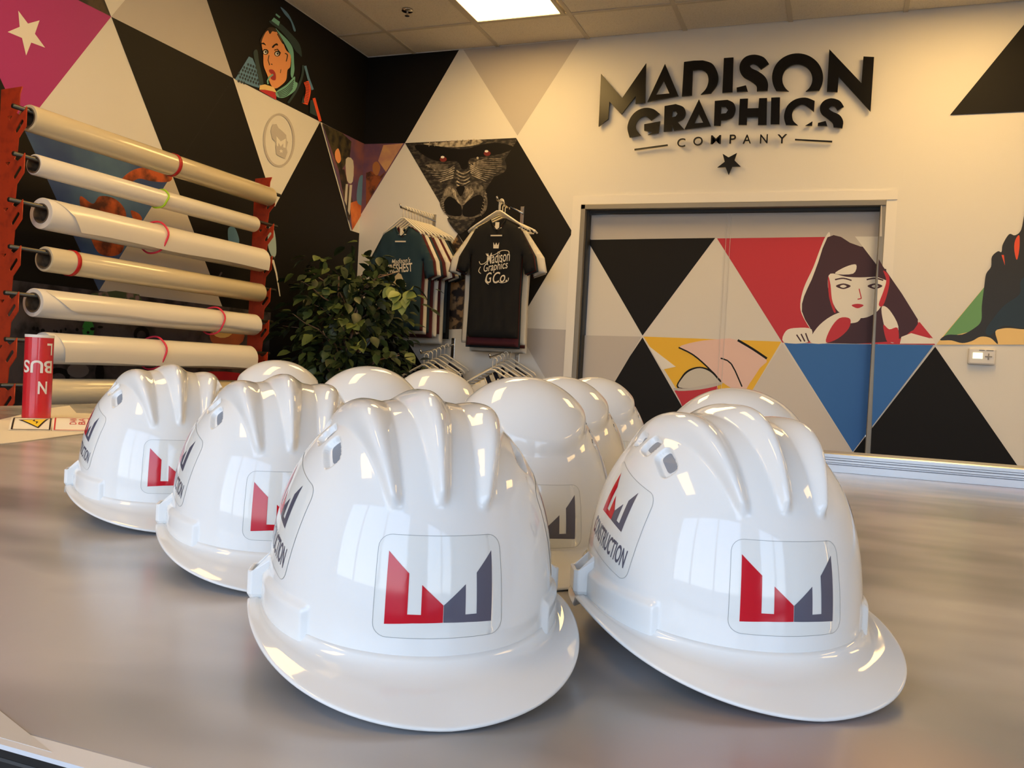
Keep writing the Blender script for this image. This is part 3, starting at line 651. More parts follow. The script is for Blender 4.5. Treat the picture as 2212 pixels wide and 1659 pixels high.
# curled warning decals
def decal_sheet(c, yaw, w_, d_, hgt, label):
    t = empty('warning_decal', (c[0], c[1], TZ+.002), yaw); tag(t, label, 'decal', 'curled warning decals beside the red tube')
    f = lambda u, v, k=0: (u, v, hgt*abs(sin(pi/2*(.5-u/w_)))**1.3+.0010+k)
    P = [[f(w_*(i/16-.5), d_*(j/6-.5)) for i in range(17)] for j in range(7)]
    Q = [[(x, y, z-.0008) for x, y, z in r_] for r_ in P]
    m = MB(); m.grid(P); m.grid(Q); m.build('sheet', M_PAPER, t, True, recalc=False)
    return t, f
def on_sheet(t, f, polys, name, mt, k=.0005):
    me = wrap_mesh(flat_mesh(polys), lambda u, v, w_: f(u, v, k), .01); link(name, me, t, mt)
def frame_polys(x0, x1, y0, y1, e): return [[(x0, y0), (x1, y0), (x1, y0+e), (x0, y0+e)], [(x0, y1-e), (x1, y1-e), (x1, y1), (x0, y1)], [(x0, y0), (x0+e, y0), (x0+e, y1), (x0, y1)], [(x1-e, y0), (x1, y0), (x1, y1), (x1-e, y1)]]
MK = mat('print_black', (24, 22, 22), .4); MRD = mat('print_red', (205, 40, 50), .4); MYL = mat('print_yellow', (240, 205, 50), .4)
yw = R(-43)
t, f = decal_sheet((-1.697, 1.451), yw, .092, .082, .020, 'curled white decal with a yellow lightning triangle, in front of the red tube')
on_sheet(t, f, frame_polys(-.042, .042, -.037, .040, .0035), 'printed_frame', MK)
on_sheet(t, f, [[(-.030, .034), (-.018, -.026), (.032, .016)]], 'warning_triangle', MK, .0006)
on_sheet(t, f, [[(-.026, .029), (-.015, -.018), (.025, .014)]], 'triangle_fill', MYL, .0009)
on_sheet(t, f, [[(-.022, .006), (-.010, .002), (-.008, .010), (.010, .010), (-.004, .014), (-.006, .007)]], 'lightning_bolt', MK, .0012)
t, f = decal_sheet((-1.641, 1.511), yw, .092, .078, .022, 'curled white decal with a red frame and red letters, beside the lightning decal')
on_sheet(t, f, frame_polys(-.042, .042, -.036, .036, .0030), 'printed_frame', MRD)
for txt, v0 in (('DAN', .002), ('BA', .020)):
    me = text_mesh(txt, 1); fit_mesh(me, .042, .014); me.transform(Matrix.Rotation(-pi, 4, 'Z'))
    wrap_mesh(me, lambda u, v, w_: f(u-.012, v+v0, .0006), .01); link('lettering', me, t, MRD)
t, f = decal_sheet((-1.587, 1.569), yw, .092, .074, .018, 'curled white decal with a black frame, nearest the leftmost hard hat')
on_sheet(t, f, frame_polys(-.042, .042, -.034, .034, .0035), 'printed_frame', MK)

# ---------------------------------------------------------------- hard hats
AX, BF, BR = .1045, .124, .127
def z0f(ph): return .034-.011*np.cos(ph)*(np.cos(ph) > 0)-.014*np.maximum(-np.cos(ph), 0)**2
def rbf(ph):
    b = np.where(np.cos(ph) > 0, BF, BR); return 1/np.sqrt((np.sin(ph)/AX)**2+(np.cos(ph)/b)**2)
def sst(a, b, x): t = np.clip((x-a)/(b-a), 0, 1); return t*t*(3-2*t)
class Shell:
    def __init__(s, kind): s.kind = kind; s.H = .181 if kind == 'R' else .189; s.ne = .82 if kind == 'R' else .95
    def base(s, ph, th):
        r = rbf(ph)*np.cos(th)**s.ne; z0 = z0f(ph); z = z0+(s.H-z0)*np.sin(th)**s.ne
        return np.stack([-r*np.sin(ph), r*np.cos(ph), z], -1)          # phi grows towards the viewer's right when facing the front
    def disp(s, P, ph):
        x, y, z = P[..., 0], P[..., 1], P[..., 2]; psi = np.degrees(np.arctan2(y, z-.04)); D = np.zeros_like(x)
        if s.kind == 'R':
            for sg in (-1, 0, 1):
                u = np.clip((psi+5)/57, 0, 1); xc = sg*(.049-.020*u)
                hw = .0215*(1-u)+.0045*u; A = (.0125 if sg == 0 else .0115)*(.62*sst(-50, 0, psi)+.38*sst(0, 24, psi))*(1-sst(28, 55, psi)*.5)*(1-sst(50, 55, psi))
                q = np.clip(1-((x-xc)/hw)**2, 0, 1); D = D+A*q**1.5
            D -= .0045*s.vent(x, psi)
        else:
            q = (np.abs(x)/(.064-.008*sst(10, 60, psi)))**2.6+(np.abs(psi+6)/57.0)**3
            D += .0065*(1-sst(.72, 1.15, q))+.0035*(1-q.clip(0, 1))
            D -= .0045*s.vent(x, psi)
        ap = np.abs(np.degrees(ph)); top = .053-.006*np.cos(ph)
        D += .0042*(1-sst(top-.004, top+.002, z))*sst(43.5, 45.5, ap)*(1-sst(138, 142, ap))
        return D
    def slots(s):
        return ([(.0685, -3, .0045, 3.4), (.0685, 9, .0058, 4.4), (.0665, 24, .0050, 6.5)] if s.kind == 'R' else [(.0685, a, .0028, 2.2) for a in (8, 16, 24, 32)])
    def vent(s, x, psi):
        o = 0
        for cx_, cp, wx, wp in s.slots():
            q = ((np.abs(x)-cx_)/wx)**4+((psi-cp)/wp)**4; o = np.maximum(o, 1-sst(.75, 1.35, q))
        return o
    def pos(s, ph, th, off=0.0):
        e = 1e-3; P = s.base(ph, th); a = s.base(ph+e, th)-s.base(ph-e, th); b = s.base(ph, np.minimum(th+e, 1.5707))-s.base(ph, np.maximum(th-e, 1e-4))
        n = np.cross(a, b); n /= np.maximum(np.linalg.norm(n, axis=-1, keepdims=True), 1e-12)
        out = np.sign((n*(P-np.array([0, 0, .03]))).sum(-1, keepdims=True)); n = n*out
        return P+n*(s.disp(P, ph)+off)[..., None]
    def at(s, ph, z, off=0.0):
        z0 = z0f(ph); k = np.clip((z-z0)/(s.H-z0), .0005, .999); return s.pos(ph, np.arcsin(k**(1/s.ne)), off)
    def mesh(s):
        NP, NT = 400, 190; ph = np.linspace(-pi, pi, NP, endpoint=False); th = np.concatenate([np.linspace(.0008, 1.35, NT-24), np.linspace(1.355, 1.5690, 24)])
        P, T = np.meshgrid(ph, th); V = s.pos(P, T); V[-1] = V[-1].mean(0)*0+V[-1].mean(0)
        low = V[0].copy(); low[:, :2] *= .985; low[:, 2] -= .006
        m = MB(); m.grid([[tuple(p) for p in low]]+[[tuple(p) for p in r_] for r_ in V], True); return m
def brim_mesh():
    N = 160; ph = np.linspace(-pi, pi, N, endpoint=False); c = np.cos(ph); rows = []
    rb = rbf(ph); z0 = z0f(ph)
    f = np.where(c > 0, 1, 0)
    a_, bf_, br_ = .1165, .170, .1385
    re = np.where(c > 0, 1/((np.abs(np.sin(ph))/a_)**2.25+(np.abs(c)/bf_)**2.25)**(1/2.25), 1/((np.abs(np.sin(ph))/a_)**2+(np.abs(c)/br_)**2)**.5)
    re = np.maximum(re, rb+.010)
    ze = .030*np.abs(np.sin(ph))**1.5*np.where(c > 0, 1, .75)+np.where(c > 0, 0, .010*np.abs(c))
    ze = ze+.0025
    def row(r, z): rows.append([(-r[i]*sin(ph[i]), r[i]*cos(ph[i]), z[i]) for i in range(N)])
    row(rb*.97, z0-.008); row(rb*.985, z0+.004); row(rb+.0008, z0+.0045)
    for s_ in (.03, .07, .14, .25, .4, .55, .7, .85, .95, 1):
        z = z0+.004*np.exp(-s_*18)-(.0015)*sin(pi*min(s_*2, 1))+(ze-z0)*(s_**1.12); row(rb+.001+(re-rb-.001)*s_, z)
    row(re+.0014, ze-.0008); row(re+.0014, ze-.0022); row(re, ze-.0030)
    row(rb+(re-rb)*.5, z0+(ze-z0)*.46-.005); row(rb*.97, z0-.008)
    m = MB(); m.grid(rows, True); return m
def hat_material():
    m = mat('helmet_white', (229, 230, 228), .05, spec=.42); b = m.node_tree.nodes['Principled BSDF']
    b.inputs['Subsurface Weight'].default_value = 0; return m
M_HAT = hat_material()
M_FILM = mat('decal_film', (224, 226, 223), .07); M_EDGE = mat('decal_edge', (150, 154, 152), .3)
M_LR = mat('logo_red', (190, 18, 40), .12); M_LG = mat('logo_slate', (88, 88, 104), .12)
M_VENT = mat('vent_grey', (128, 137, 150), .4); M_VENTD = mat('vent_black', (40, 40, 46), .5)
LOGO_R = [(0, 1), (.2, .71), (.2, .15), (.32, .15), (.32, .56), (.515, .28), (.515, .04), (.25, .03), (0, 0)]
LOGO_G = [(1.0, 1), (.83, .71), (.83, .14), (.72, .14), (.72, .56), (.519, .28), (.519, .04), (.75, .03), (.985, .01)]
def place(pts, w_, h_, cx_, cy_): return [((p[0]-.5)*w_+cx_, (p[1]-.5)*h_+cy_) for p in pts]
def rrect(w_, h_, r_, n=6):
    o = []
    for cx_, cy_, a0 in ((w_/2-r_, h_/2-r_, 0), (-w_/2+r_, h_/2-r_, 90), (-w_/2+r_, -h_/2+r_, 180), (w_/2-r_, -h_/2+r_, 270)):
        for i in range(n+1): a = R(a0+90*i/n); o.append((cx_+r_*cos(a), cy_+r_*sin(a)))
    return o
def ringpoly(w_, h_, r_, e):
    A = rrect(w_, h_, r_); B = rrect(w_-2*e, h_-2*e, r_-e); n = len(A); return [[A[i], A[(i+1) % n], B[(i+1) % n], B[i]] for i in range(n)]
def decal(sh, parent, phc, zc, rot, w_, h_, logo, text=None):
    """a clear sticker centred at azimuth phc, height zc; rot turns it in its own plane"""
    cr_, sr = cos(rot), sin(rot)
    def fn(off):
        def g_(u, v, w__):
            a = u*cr_-v*sr; b = u*sr+v*cr_; P = sh.at(np.array(phc+a/.116), np.array(zc+b*.93), off); return tuple(P)
        return g_
    film = link('decal', wrap_mesh(flat_mesh([rrect(w_, h_, .009)]), fn(.00022), .004), parent, M_FILM)
    link('cut_edge', wrap_mesh(flat_mesh(ringpoly(w_, h_, .009, .00035)), fn(.00030), .006), film, M_EDGE)
    lw, lh, lx, ly = logo
    link('logo', wrap_mesh(flat_mesh([place(LOGO_R, lw, lh, lx, ly)]), fn(.0004), .003), film, M_LR)['label'] = 'red half of the printed emblem'
    link('logo', wrap_mesh(flat_mesh([place(LOGO_G, lw, lh, lx, ly)]), fn(.0004), .003), film, M_LG)['label'] = 'slate grey half of the printed emblem'
    if text:
        me = text_mesh(text[0], 1, .02); fit_mesh(me, text[1], text[2])
        for v in me.vertices: v.co.x += text[3]; v.co.y += text[4]
        link('lettering', wrap_mesh(me, fn(.0004), .003), film, M_LG)
HS = .95
def make_hat(kind):
    sh = Shell(kind); t = empty('hard_hat'); t.scale = (HS, HS, HS); s_ = sh.mesh().build('shell', M_HAT, t, True, recalc=True)
    brim_mesh().build('visor_brim', M_HAT, t, True)
    # vents: one patch per moulded slot, coloured darker for the shade inside
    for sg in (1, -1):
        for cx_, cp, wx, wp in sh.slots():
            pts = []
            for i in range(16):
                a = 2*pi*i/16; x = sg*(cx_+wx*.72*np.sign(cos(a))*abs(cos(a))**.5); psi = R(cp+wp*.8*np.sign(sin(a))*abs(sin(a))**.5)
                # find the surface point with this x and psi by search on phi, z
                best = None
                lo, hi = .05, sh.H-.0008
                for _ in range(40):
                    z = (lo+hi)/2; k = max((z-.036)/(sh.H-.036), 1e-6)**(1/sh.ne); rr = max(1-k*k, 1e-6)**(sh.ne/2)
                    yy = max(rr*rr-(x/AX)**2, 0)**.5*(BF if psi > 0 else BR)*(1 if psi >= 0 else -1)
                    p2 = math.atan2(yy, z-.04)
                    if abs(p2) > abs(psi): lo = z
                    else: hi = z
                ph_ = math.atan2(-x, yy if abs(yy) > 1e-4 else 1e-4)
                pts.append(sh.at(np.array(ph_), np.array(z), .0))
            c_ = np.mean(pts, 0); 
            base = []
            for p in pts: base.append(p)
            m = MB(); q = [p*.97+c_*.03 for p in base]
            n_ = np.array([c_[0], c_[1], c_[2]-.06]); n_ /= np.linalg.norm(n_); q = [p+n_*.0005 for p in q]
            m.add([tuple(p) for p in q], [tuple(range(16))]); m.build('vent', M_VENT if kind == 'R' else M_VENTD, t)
    # accessory slots on both sides
    for sg in (1, -1):
        m = MB(); a, b, hgt = .0135, .0080, .031; e = .0028
        out = [(-a, -.012), (a, -.012), (a, b*.6), (a*.8, b), (-a*.8, b), (-a, b*.6)]; inn = [(-a+e, -.006), (a-e, -.006), (a-e, b*.6-e*.4), (a*.8-e*.5, b-e), (-a*.8+e*.5, b-e), (-a+e, b*.6-e*.4)]
        lo_ = lambda y: hgt-(.011 if y > 0 else 0)
        rows = [[(x*.9, y*.7, 0) for x, y in out], [(x, y, .004) for x, y in out], [(x, y, lo_(y)) for x, y in out], [(x*.97, y*.97, lo_(y)+.001) for x, y in out], [(x, y, lo_(y)+.0008) for x, y in inn], [(x, y, .010) for x, y in inn]]
        m.grid(rows, True); m.add(rows[-1], [tuple(range(6))]); m.add(rows[0], [tuple(range(6))[::-1]])
        o = m.build('accessory_slot', M_HAT, t, bevel=.0008); ph = sg*R(97)
        p = sh.at(np.array(ph), np.array(.036), .0015); o.location = (p[0], p[1], .031); o.rotation_euler = (0, 0, math.atan2(p[1], p[0])-pi/2)
    return t, sh
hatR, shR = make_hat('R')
decal(shR, hatR, R(0), .0695, 0, .081, .067, (.0665, .0475, 0, -.001))
for sg in (-1, 1):
    decal(shR, hatR, sg*R(78), .098, -sg*R(14)*-1, .088, .072, (.047, .034, -.002, .013), ('CONSTRUCTION', .074, .0150, 0, -.020))
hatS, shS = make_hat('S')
decal(shS, hatS, R(0), .0610, 0, .081, .067, (.0665, .0475, 0, -.001))
def hatpos(px, depth):
    p = EYE+MC @ np.array([(px-CX)/F*depth, -(800-CY)/F*depth, -depth]); return p[0], p[1]
HATS = [('R', 911, .625, 36, 'white ridged hard hat front and centre on the table, nearest the camera'),
        ('R', 1575, .67, 31, 'white ridged hard hat at front right with vent slots showing'),
        ('R', 614, .87, 41, 'white ridged hard hat directly left of the nearest one, partly behind it'),
        ('R', 370, 1.08, 49, 'white ridged hard hat farthest left, next to the warning decals'),
        ('S', 602, 1.42, 44, 'white smooth-topped hard hat in the back row in front of the rack, leftmost smooth one'),
        ('S', 800, 1.20, 40, 'white smooth-topped hard hat in the back row, in front of the leafy plant'),
        ('S', 943, 1.50, 38, 'white smooth-topped hard hat in the back row, below the teal shirt display'),
        ('S', 1135, .94, 33, 'large white smooth-topped hard hat right behind the nearest one, slate emblem showing'),
        ('S', 1215, 1.23, 32, 'white smooth-topped hard hat in the middle of the three overlapping ones right of centre'),
        ('S', 1289, 1.52, 31, 'white smooth-topped hard hat farthest back of the three overlapping ones'),
        ('S', 1597, .95, 26, 'white smooth-topped hard hat hidden behind the front right ridged one')]
done = set()
for k, px, dep, yaw, lab in HATS:
    src = hatR if k == 'R' else hatS
    o = copy_tree(src) if k in done else src
    done.add(k); x, y = hatpos(px, dep); o.location = (x, y, TZ+.0012); o.rotation_euler = (0, 0, R(180+yaw))
    tag(o, lab, 'hard hat', 'white hard hats on the table')

# ---------------------------------------------------------------- roll rack by the left wall
M_OR = mat('rack_orange', (184, 58, 22), .5, noise=(30, (150, 44, 16), .5, .75)); M_ROD = mat('rod_steel', (96, 92, 82), .35, .8)
RODZ = [1.920-.164*k for k in range(7)]; RX = -2.778
rack = empty('roll_rack', (-2.885, 3.0, 0)); tag(rack, 'orange steel roll rack with toothed uprights and slotted brackets by the left wall', 'rack')
def upright(y):
    xb, xi, xo = 0.0, .090, .127; L = [(xb, -.0), (xb, RODZ[0]+.075), (xi+.012, RODZ[0]+.08), (xi+.002, RODZ[0]+.055)]
    for r in RODZ: L += [(xi, r+.012), (xi-.012, r-.012), (xi+.004, r-.020), (xi+.026, r-.006), (xo, r+.008), (xo, r-.062), (xi+.004, r-.102)]
    L += [(xi, .4), (xi, 0)]
    loops = [L]
    for r in RODZ:
        cx_, cz_, a = xi+.006, r-.060, R(52); h, w_ = .020, .0075
        loops.append([(cx_+cos(a)*h*s_+w_*cos(a+q), cz_+sin(a)*h*s_+w_*sin(a+q)) for s_, q in [(1, R(d)) for d in range(-90, 91, 30)]+[(-1, R(d)) for d in range(90, 271, 30)]])
        loops.append([(xi-.055, r-.022), (xi-.030, r-.022), (xi-.043, r-.038)])
    o = curve_solid('upright', loops, .002, M_OR, rack, 0, FW); o.location = (0, y-3.0, 0)
    m = MB(); m.box(-.003, .0, y-3.0, y-3.0+.04, 0, RODZ[0]+.06); m.build('flange', M_OR, rack)
upright(2.285); upright(3.735)
m = MB(); m.box(-.05, .35, -.70, -.62, 0, .05); m.box(-.05, .35, .62, .70, 0, .05); m.box(-.05, -.01, -.70, .70, 0, .05); m.build('base', M_OR, rack)
for i, r in enumerate(RODZ):
    m = MB(); m.tube([(.107, -.755+.01*(i % 2), r), (.107, .80-.012*(i % 3), r)], .0085, 10); m.build('rod', M_ROD, rack, True)
M_WV = mat('vinyl_white', (234, 228, 216), .3, coat=.3); M_YV = mat('vinyl_cream', (216, 202, 168), .22, coat=.5); M_CORE = mat('cardboard_core', (112, 96, 78), .8, noise=(40, (92, 78, 62), .4, .6))
RPX = [(73, 255, 595, 420), (86, 360, 560, 490), (102, 460, 575, 560), (108, 565, 572, 620), (84, 665, 560, 690), (104, 760, 548, 775), (100, 850, 560, 850)]
def ry(u, v): return min(max(onX(u, v, -2.778+.03)[1], 2.30), 3.715)
ROLLS = [(.048, 'Y', None, 'glossy cream film roll at the top of the orange rack with a wide red band'),
         (.0385, 'W', None, 'thin white vinyl roll second from the top with a lime green band'),
         (.058, 'W', (.10, 240), 'thick white roll third from the top with handwriting near its end'),
         (.047, 'Y', None, 'glossy cream film roll fourth from the top with a red band near its left end'),
         (.053, 'W', (.13, 200), 'white roll fifth from the top with a loose curled edge and printed core'),
         (.059, 'W', (.02, 250), 'thick white roll sixth from the top, behind the red tube'),
         (.050, 'Y', None, 'cream film roll at the bottom of the rack, half hidden by the hats')]
ROLLS = [(ry(p[0], p[1]), ry(p[2], p[3]))+r for p, r in zip(RPX, ROLLS)]
RC = []
for i, (ya, yb, rr, kd, flap, lab) in enumerate(ROLLS):
    ri = .028 if rr < .04 else .033; zc = RODZ[i]-ri+.0085; L = yb-ya; RC.append((zc, rr))
    t = empty('vinyl_roll', (RX, ya, zc)); tag(t, lab, 'roll', 'rolls on the orange rack')
    mt = M_YV if kd == 'Y' else M_WV
    n = 48; an = [2*pi*k/n for k in range(n)]
    m = MB(); prof_ = [(ri+.004, 0), (rr-.002, 0), (rr, .003), (rr, L-.006), (rr-.003, L), (ri+.004, L)]
    m.grid([[(r*cos(a), y, r*sin(a)) for a in an] for r, y in prof_], True); o = m.build('sheet', mt, t); shade_auto(o)
    m = MB(); m.grid([[(r*cos(a), y, r*sin(a)) for a in an] for r, y in [(ri+.004, -.002), (ri+.004, L+.002), (ri, L+.002), (ri, -.002), (ri+.004, -.002)]], True); o = m.build('core', M_CORE, t); shade_auto(o)
    if flap:                                   # the loose outer end of the sheet
        ins, a0 = flap; a0 = R(a0); rows = []
        for k in range(12):
            q = k/11; a = R(70)-q*(R(70)+0) if i != 4 else R(60)-q*R(75)
            rows.append(((rr+.0012+.006*q**2)*cos(a), (rr+.0012+.006*q**2)*sin(a)))
        ln = .05 if i != 4 else .012; x1, z1 = rows[-1]
        for k in range(1, 5): rows.append((x1-.006*(k/4)**2, z1-ln*k/4))
        nr = len(rows); m = MB(); P = []
        for q, (x, z) in enumerate(rows):
            y0_ = .03+ins*(max(0, q-2)/(nr-3))**1.2; P.append([(x, y0_+(L-.012-y0_)*j/12, z+.003*sin(j*.9)*(q/nr)) for j in range(13)])
        m.grid(P); m.grid([[(x-.0008, y, z-.0004) for x, y, z in r_] for r_ in P]); m.build('loose_edge', mt, t, True, recalc=False)
if True:                                       # handwriting on the third roll, red print in the fifth core
    zc, rr = RC[2]; me = text_mesh('FLOOR LAM', 1, 0, 0, .3); fit_mesh(me, .20, .030)
    wrap_mesh(me, lambda u, v, w__: ((rr+.0009)*cos(R(84)+v/rr), .22+u, (rr+.0009)*sin(R(84)+v/rr)), .01)
    o = link('handwriting', me, [x for x in bpy.data.objects if x.name == 'vinyl_roll.002'][0], mat('pencil', (120, 105, 85), .6))
BANDS = [(0, 387, 1, 'band_red', (190, 24, 30), 'wide red elastic band on the top roll of the rack'), (1, 360, 0, 'band_lime', (170, 215, 30), 'thin lime green band round the second roll'),
         (2, 362, 0, 'band_pink', (228, 52, 78), 'thin pink rubber band round the middle of the third roll'), (3, 178, 1, 'band_red', (190, 24, 30), 'wide red elastic band near the left end of the fourth roll'),
         (4, 494, 0, 'band_pink', (228, 52, 78), 'thin pink rubber band near the right end of the fifth roll'), (5, 370, 0, 'band_pink', (228, 52, 78), 'thin pink rubber band round the middle of the sixth roll')]
for i, px, wide, mn, rgb, lab in BANDS:
    zc, rr = RC[i]; rr += .0015 if i in (0, 1, 3) else .0100; p = onX(px, 400, RX+rr*.9); y = p[1]
    m = MB(); n = 36
    if wide: m.grid([[(r*cos(2*pi*k/n), yy+.004*sin(2*pi*k/n), r*sin(2*pi*k/n)) for k in range(n)] for r, yy in ((rr, -.009), (rr+.0015, -.009), (rr+.0015, .009), (rr, .009), (rr, -.009))], True)
    else:
        pts = [((rr+.0015+(.004 if k in (8, 9) else 0))*cos(2*pi*k/n), .014*sin(2*pi*k/n*1+.5)+.003*sin(5*2*pi*k/n), (rr+.0015)*sin(2*pi*k/n)) for k in range(n+1)]
        m.tube(pts, .0042, 6, caps=False)
    o = m.build('elastic_band', mat(mn, rgb, .45), None, True); o.location = (RX, y, zc); tag(o, lab, 'elastic band')

# ---------------------------------------------------------------- shirts on wall display arms
def shirt_mesh(W_, H_, folds):
    w, s_ = W_/2, W_*.5
    out = [(-w*.30, H_), (-w*.85, H_-.045), (-w*1.42, H_-.20), (-w*1.52, H_-.285), (-w*1.12, H_-.31), (-w*.99, H_-.20), (-w*.97, H_*.4), (-w*1.0, 0), (w*1.0, 0), (w*.97, H_*.4), (w*.99, H_-.20), (w*1.12, H_-.31), (w*1.52, H_-.285), (w*1.42, H_-.20), (w*.85, H_-.045), (w*.30, H_), (w*.12, H_-.045), (0, H_-.062), (-w*.12, H_-.045)]
    me = flat_mesh([out]); bm = bmesh.new(); bm.from_mesh(me)
    for ax, lo, hi in ((0, -w*1.5, w*1.5), (1, 0, H_)):
        t = lo+.02
        while t < hi:
            n = Vector((0, 0, 0)); n[ax] = 1; c = Vector((0, 0, 0)); c[ax] = t
            bmesh.ops.bisect_plane(bm, geom=list(bm.verts)+list(bm.edges)+list(bm.faces), plane_co=c, plane_no=n); t += .024
    bmesh.ops.triangulate(bm, faces=bm.faces)
    O = np.array(out+[out[0]])
    def dist(p):
        a = O[:-1]; d = O[1:]-a; t = np.clip(((p-a)*d).sum(1)/(d*d).sum(1), 0, 1); return np.sqrt((((a+d*t[:, None])-p)**2).sum(1)).min()
    vs = [(v.co.x, v.co.y) for v in bm.verts]; D = [dist(np.array(p)) for p in vs]; fs = [[v.index for v in f.verts] for f in bm.faces]; bm.verts.ensure_lookup_table()
    bm.free()
    def dep(p, d, sg):
        f = .0045*sin(p[0]*95+p[1]*9+folds)+.003*sin(p[0]*60-p[1]*34+folds*2); return sg*(.0115*min(1, d/.035)**.6)+f*min(1, d/.05)*(1.25-p[1]/H_)
    A = [(x, dep((x, z), d, -1), z) for (x, z), d in zip(vs, D)]; B = [(x, dep((x, z), d, 1), z) for (x, z), d in zip(vs, D)]
    m = MB(); m.add(A, fs); m.add(B, [f[::-1] for f in fs]); return m, vs, D, dep
SC_ = {'teal': (26, 52, 62), 'maroon': (84, 30, 34), 'white': (226, 220, 206), 'slate': (40, 56, 66), 'black': (7, 7, 8), 'navy': (28, 32, 52)}
M_HANG = mat('hanger_plastic', (228, 220, 202), .4); M_CHR = mat('chrome', (200, 195, 185), .2, 1)
def hanger_obj(x, y, z, lab, grp, w_=.36):
    t = empty('clothes_hanger', (x, y, z)); tag(t, lab, 'hanger', grp)
    m = MB(); h = w_/2; m.tube([(-h, 0, -.165), (-h*.92, 0, -.148), (-.012, 0, -.070), (.012, 0, -.070), (h*.92, 0, -.148), (h, 0, -.165)], .0055, 8); m.tube([(-h*.9, 0, -.166), (h*.9, 0, -.166)], .004, 8); m.build('frame', M_HANG, t, True)
    m = MB(); m.tube([(0, 0, -.068), (0, 0, -.035)]+[(.014-.014*cos(R(a)), 0, -.022+.020*sin(R(a))) for a in range(-20, 200, 20)], .0034, 8); m.build('hook', M_HANG, t, True)
    return t
protos = {}
def shirt(x, y, z, W_, H_, col, lab, grp, seed):
    """z = top of the hanger hook; the shoulders hang .13 below it"""
    key = (col, round(W_, 3), round(H_, 3))
    if key in protos:
        t = copy_tree(protos[key]); t.location = (x, y, z-.118-H_)
    else:
        t = empty('t_shirt', (x, y, z-.118-H_)); m, vs, D, dep = shirt_mesh(W_, H_, seed)
        m.build('cloth', mat('cotton_'+col, SC_[col], .9, bump=(500, .3)), t, True, merge=True)
        b = MB(); b.tube([(W_*.15, -.004, H_), (W_*.06, -.012, H_-.045), (0, -.0145, H_-.062), (-W_*.06, -.012, H_-.045), (-W_*.15, -.004, H_)], .0032, 6); b.build('collar', mat('cotton_'+col, SC_[col], .9), t, True)
        protos[key] = t
    tag(t, lab, 't-shirt', grp); return t
def print_on(t, polys_or_mesh, H_, mt, step=.02):
    me = polys_or_mesh; link('print', wrap_mesh(me, lambda u, v, w__: (u, -.0205-.003*cos(u*20), v), step), t, mt)
M_PRT = mat('print_white', (222, 212, 190), .8)
def arm(x, y0_, z, lab, drop=0.0):
    t = empty('display_arm', (x, YB, z)); tag(t, lab, 'display arm', 'chrome display arms on the back wall')
    m = MB(); m.box(-.012, .012, -.006, 0, -.10, .04); m.build('bracket', M_CHR, t, bevel=.002)
    m = MB(); m.tube([(0, 0, 0), (0, y0_-YB, -drop), (0, y0_-YB-.012, .018-drop)], .0062, 8); m.build('tube', M_CHR, t, True)
# left group
ax_, ay, az = -2.475, 4.58, 2.008
arm(ax_, ay-.03, az-.012, 'chrome arm on the back wall holding the teal shirt group')
cols = ['teal', 'maroon', 'white', 'slate', 'maroon', 'white', 'maroon', 'white', 'slate', 'black']
scl = [(1, 1), (1.0, 1.0), (1.03, 1.035), (1.02, 1.02), (1.04, 1.07), (1.12, 1.06), (1.12, 1.03), (1.16, 1.14), (1.16, 1.02), (1.2, 1.08)]
ORD = ['frontmost', 'second', 'third', 'fourth', 'fifth', 'sixth', 'seventh', 'eighth', 'ninth', 'rearmost']
for i, c_ in enumerate(cols):
    y = ay+.038*i; ww, hh = .295*scl[i][0], .61*scl[i][1]
    hanger_obj(ax_, y, az+.002*i, 'white plastic hanger on the left display arm, %s from the front' % ORD[i], 'hangers on the left display arm', .25+.012*i)
    lab = 'teal v-neck t-shirt with cream lettering, frontmost beside the leafy plant' if i == 0 else '%s t-shirt hanging %s in the stack behind the teal shirt' % (c_.replace('slate', 'slate blue'), ORD[i])
    t = shirt(ax_, y, az+.002*i, ww, hh, c_, lab, 'shirts on the left display arm', i*1.3)
    if i == 0:
        me = text_mesh("Madison's", 1, .01, 0, .35); fit_mesh(me, .125, .03); me.transform(Matrix.Translation((.012, .405, 0))@Matrix.Rotation(R(6), 4, 'Z')); print_on(t, me, .61, M_PRT)
        me = text_mesh('FRESHEST', 1, .02); fit_mesh(me, .165, .052); me.transform(Matrix.Translation((.006, .362, 0))@Matrix.Rotation(R(5), 4, 'Z')); print_on(t, me, .61, M_PRT)
        print_on(t, flat_mesh([[(-.03, .275), (-.025, .31), (0, .335), (.02, .325), (.04, .285), (.055, .27), (.0, .262)]]), .61, mat('print_cream', (200, 186, 150), .8))
        print_on(t, flat_mesh([[(-.04, .262), (.055, .255), (.055, .262), (-.04, .27)]]), .61, M_PRT)
    if i == 0:
        b = MB(); b.box(-.008, .008, -.014, -.012, .555, .60); b.box(-.035, .035, -.018, -.016, .515, .523); b.build('neck_label', M_PRT, t)
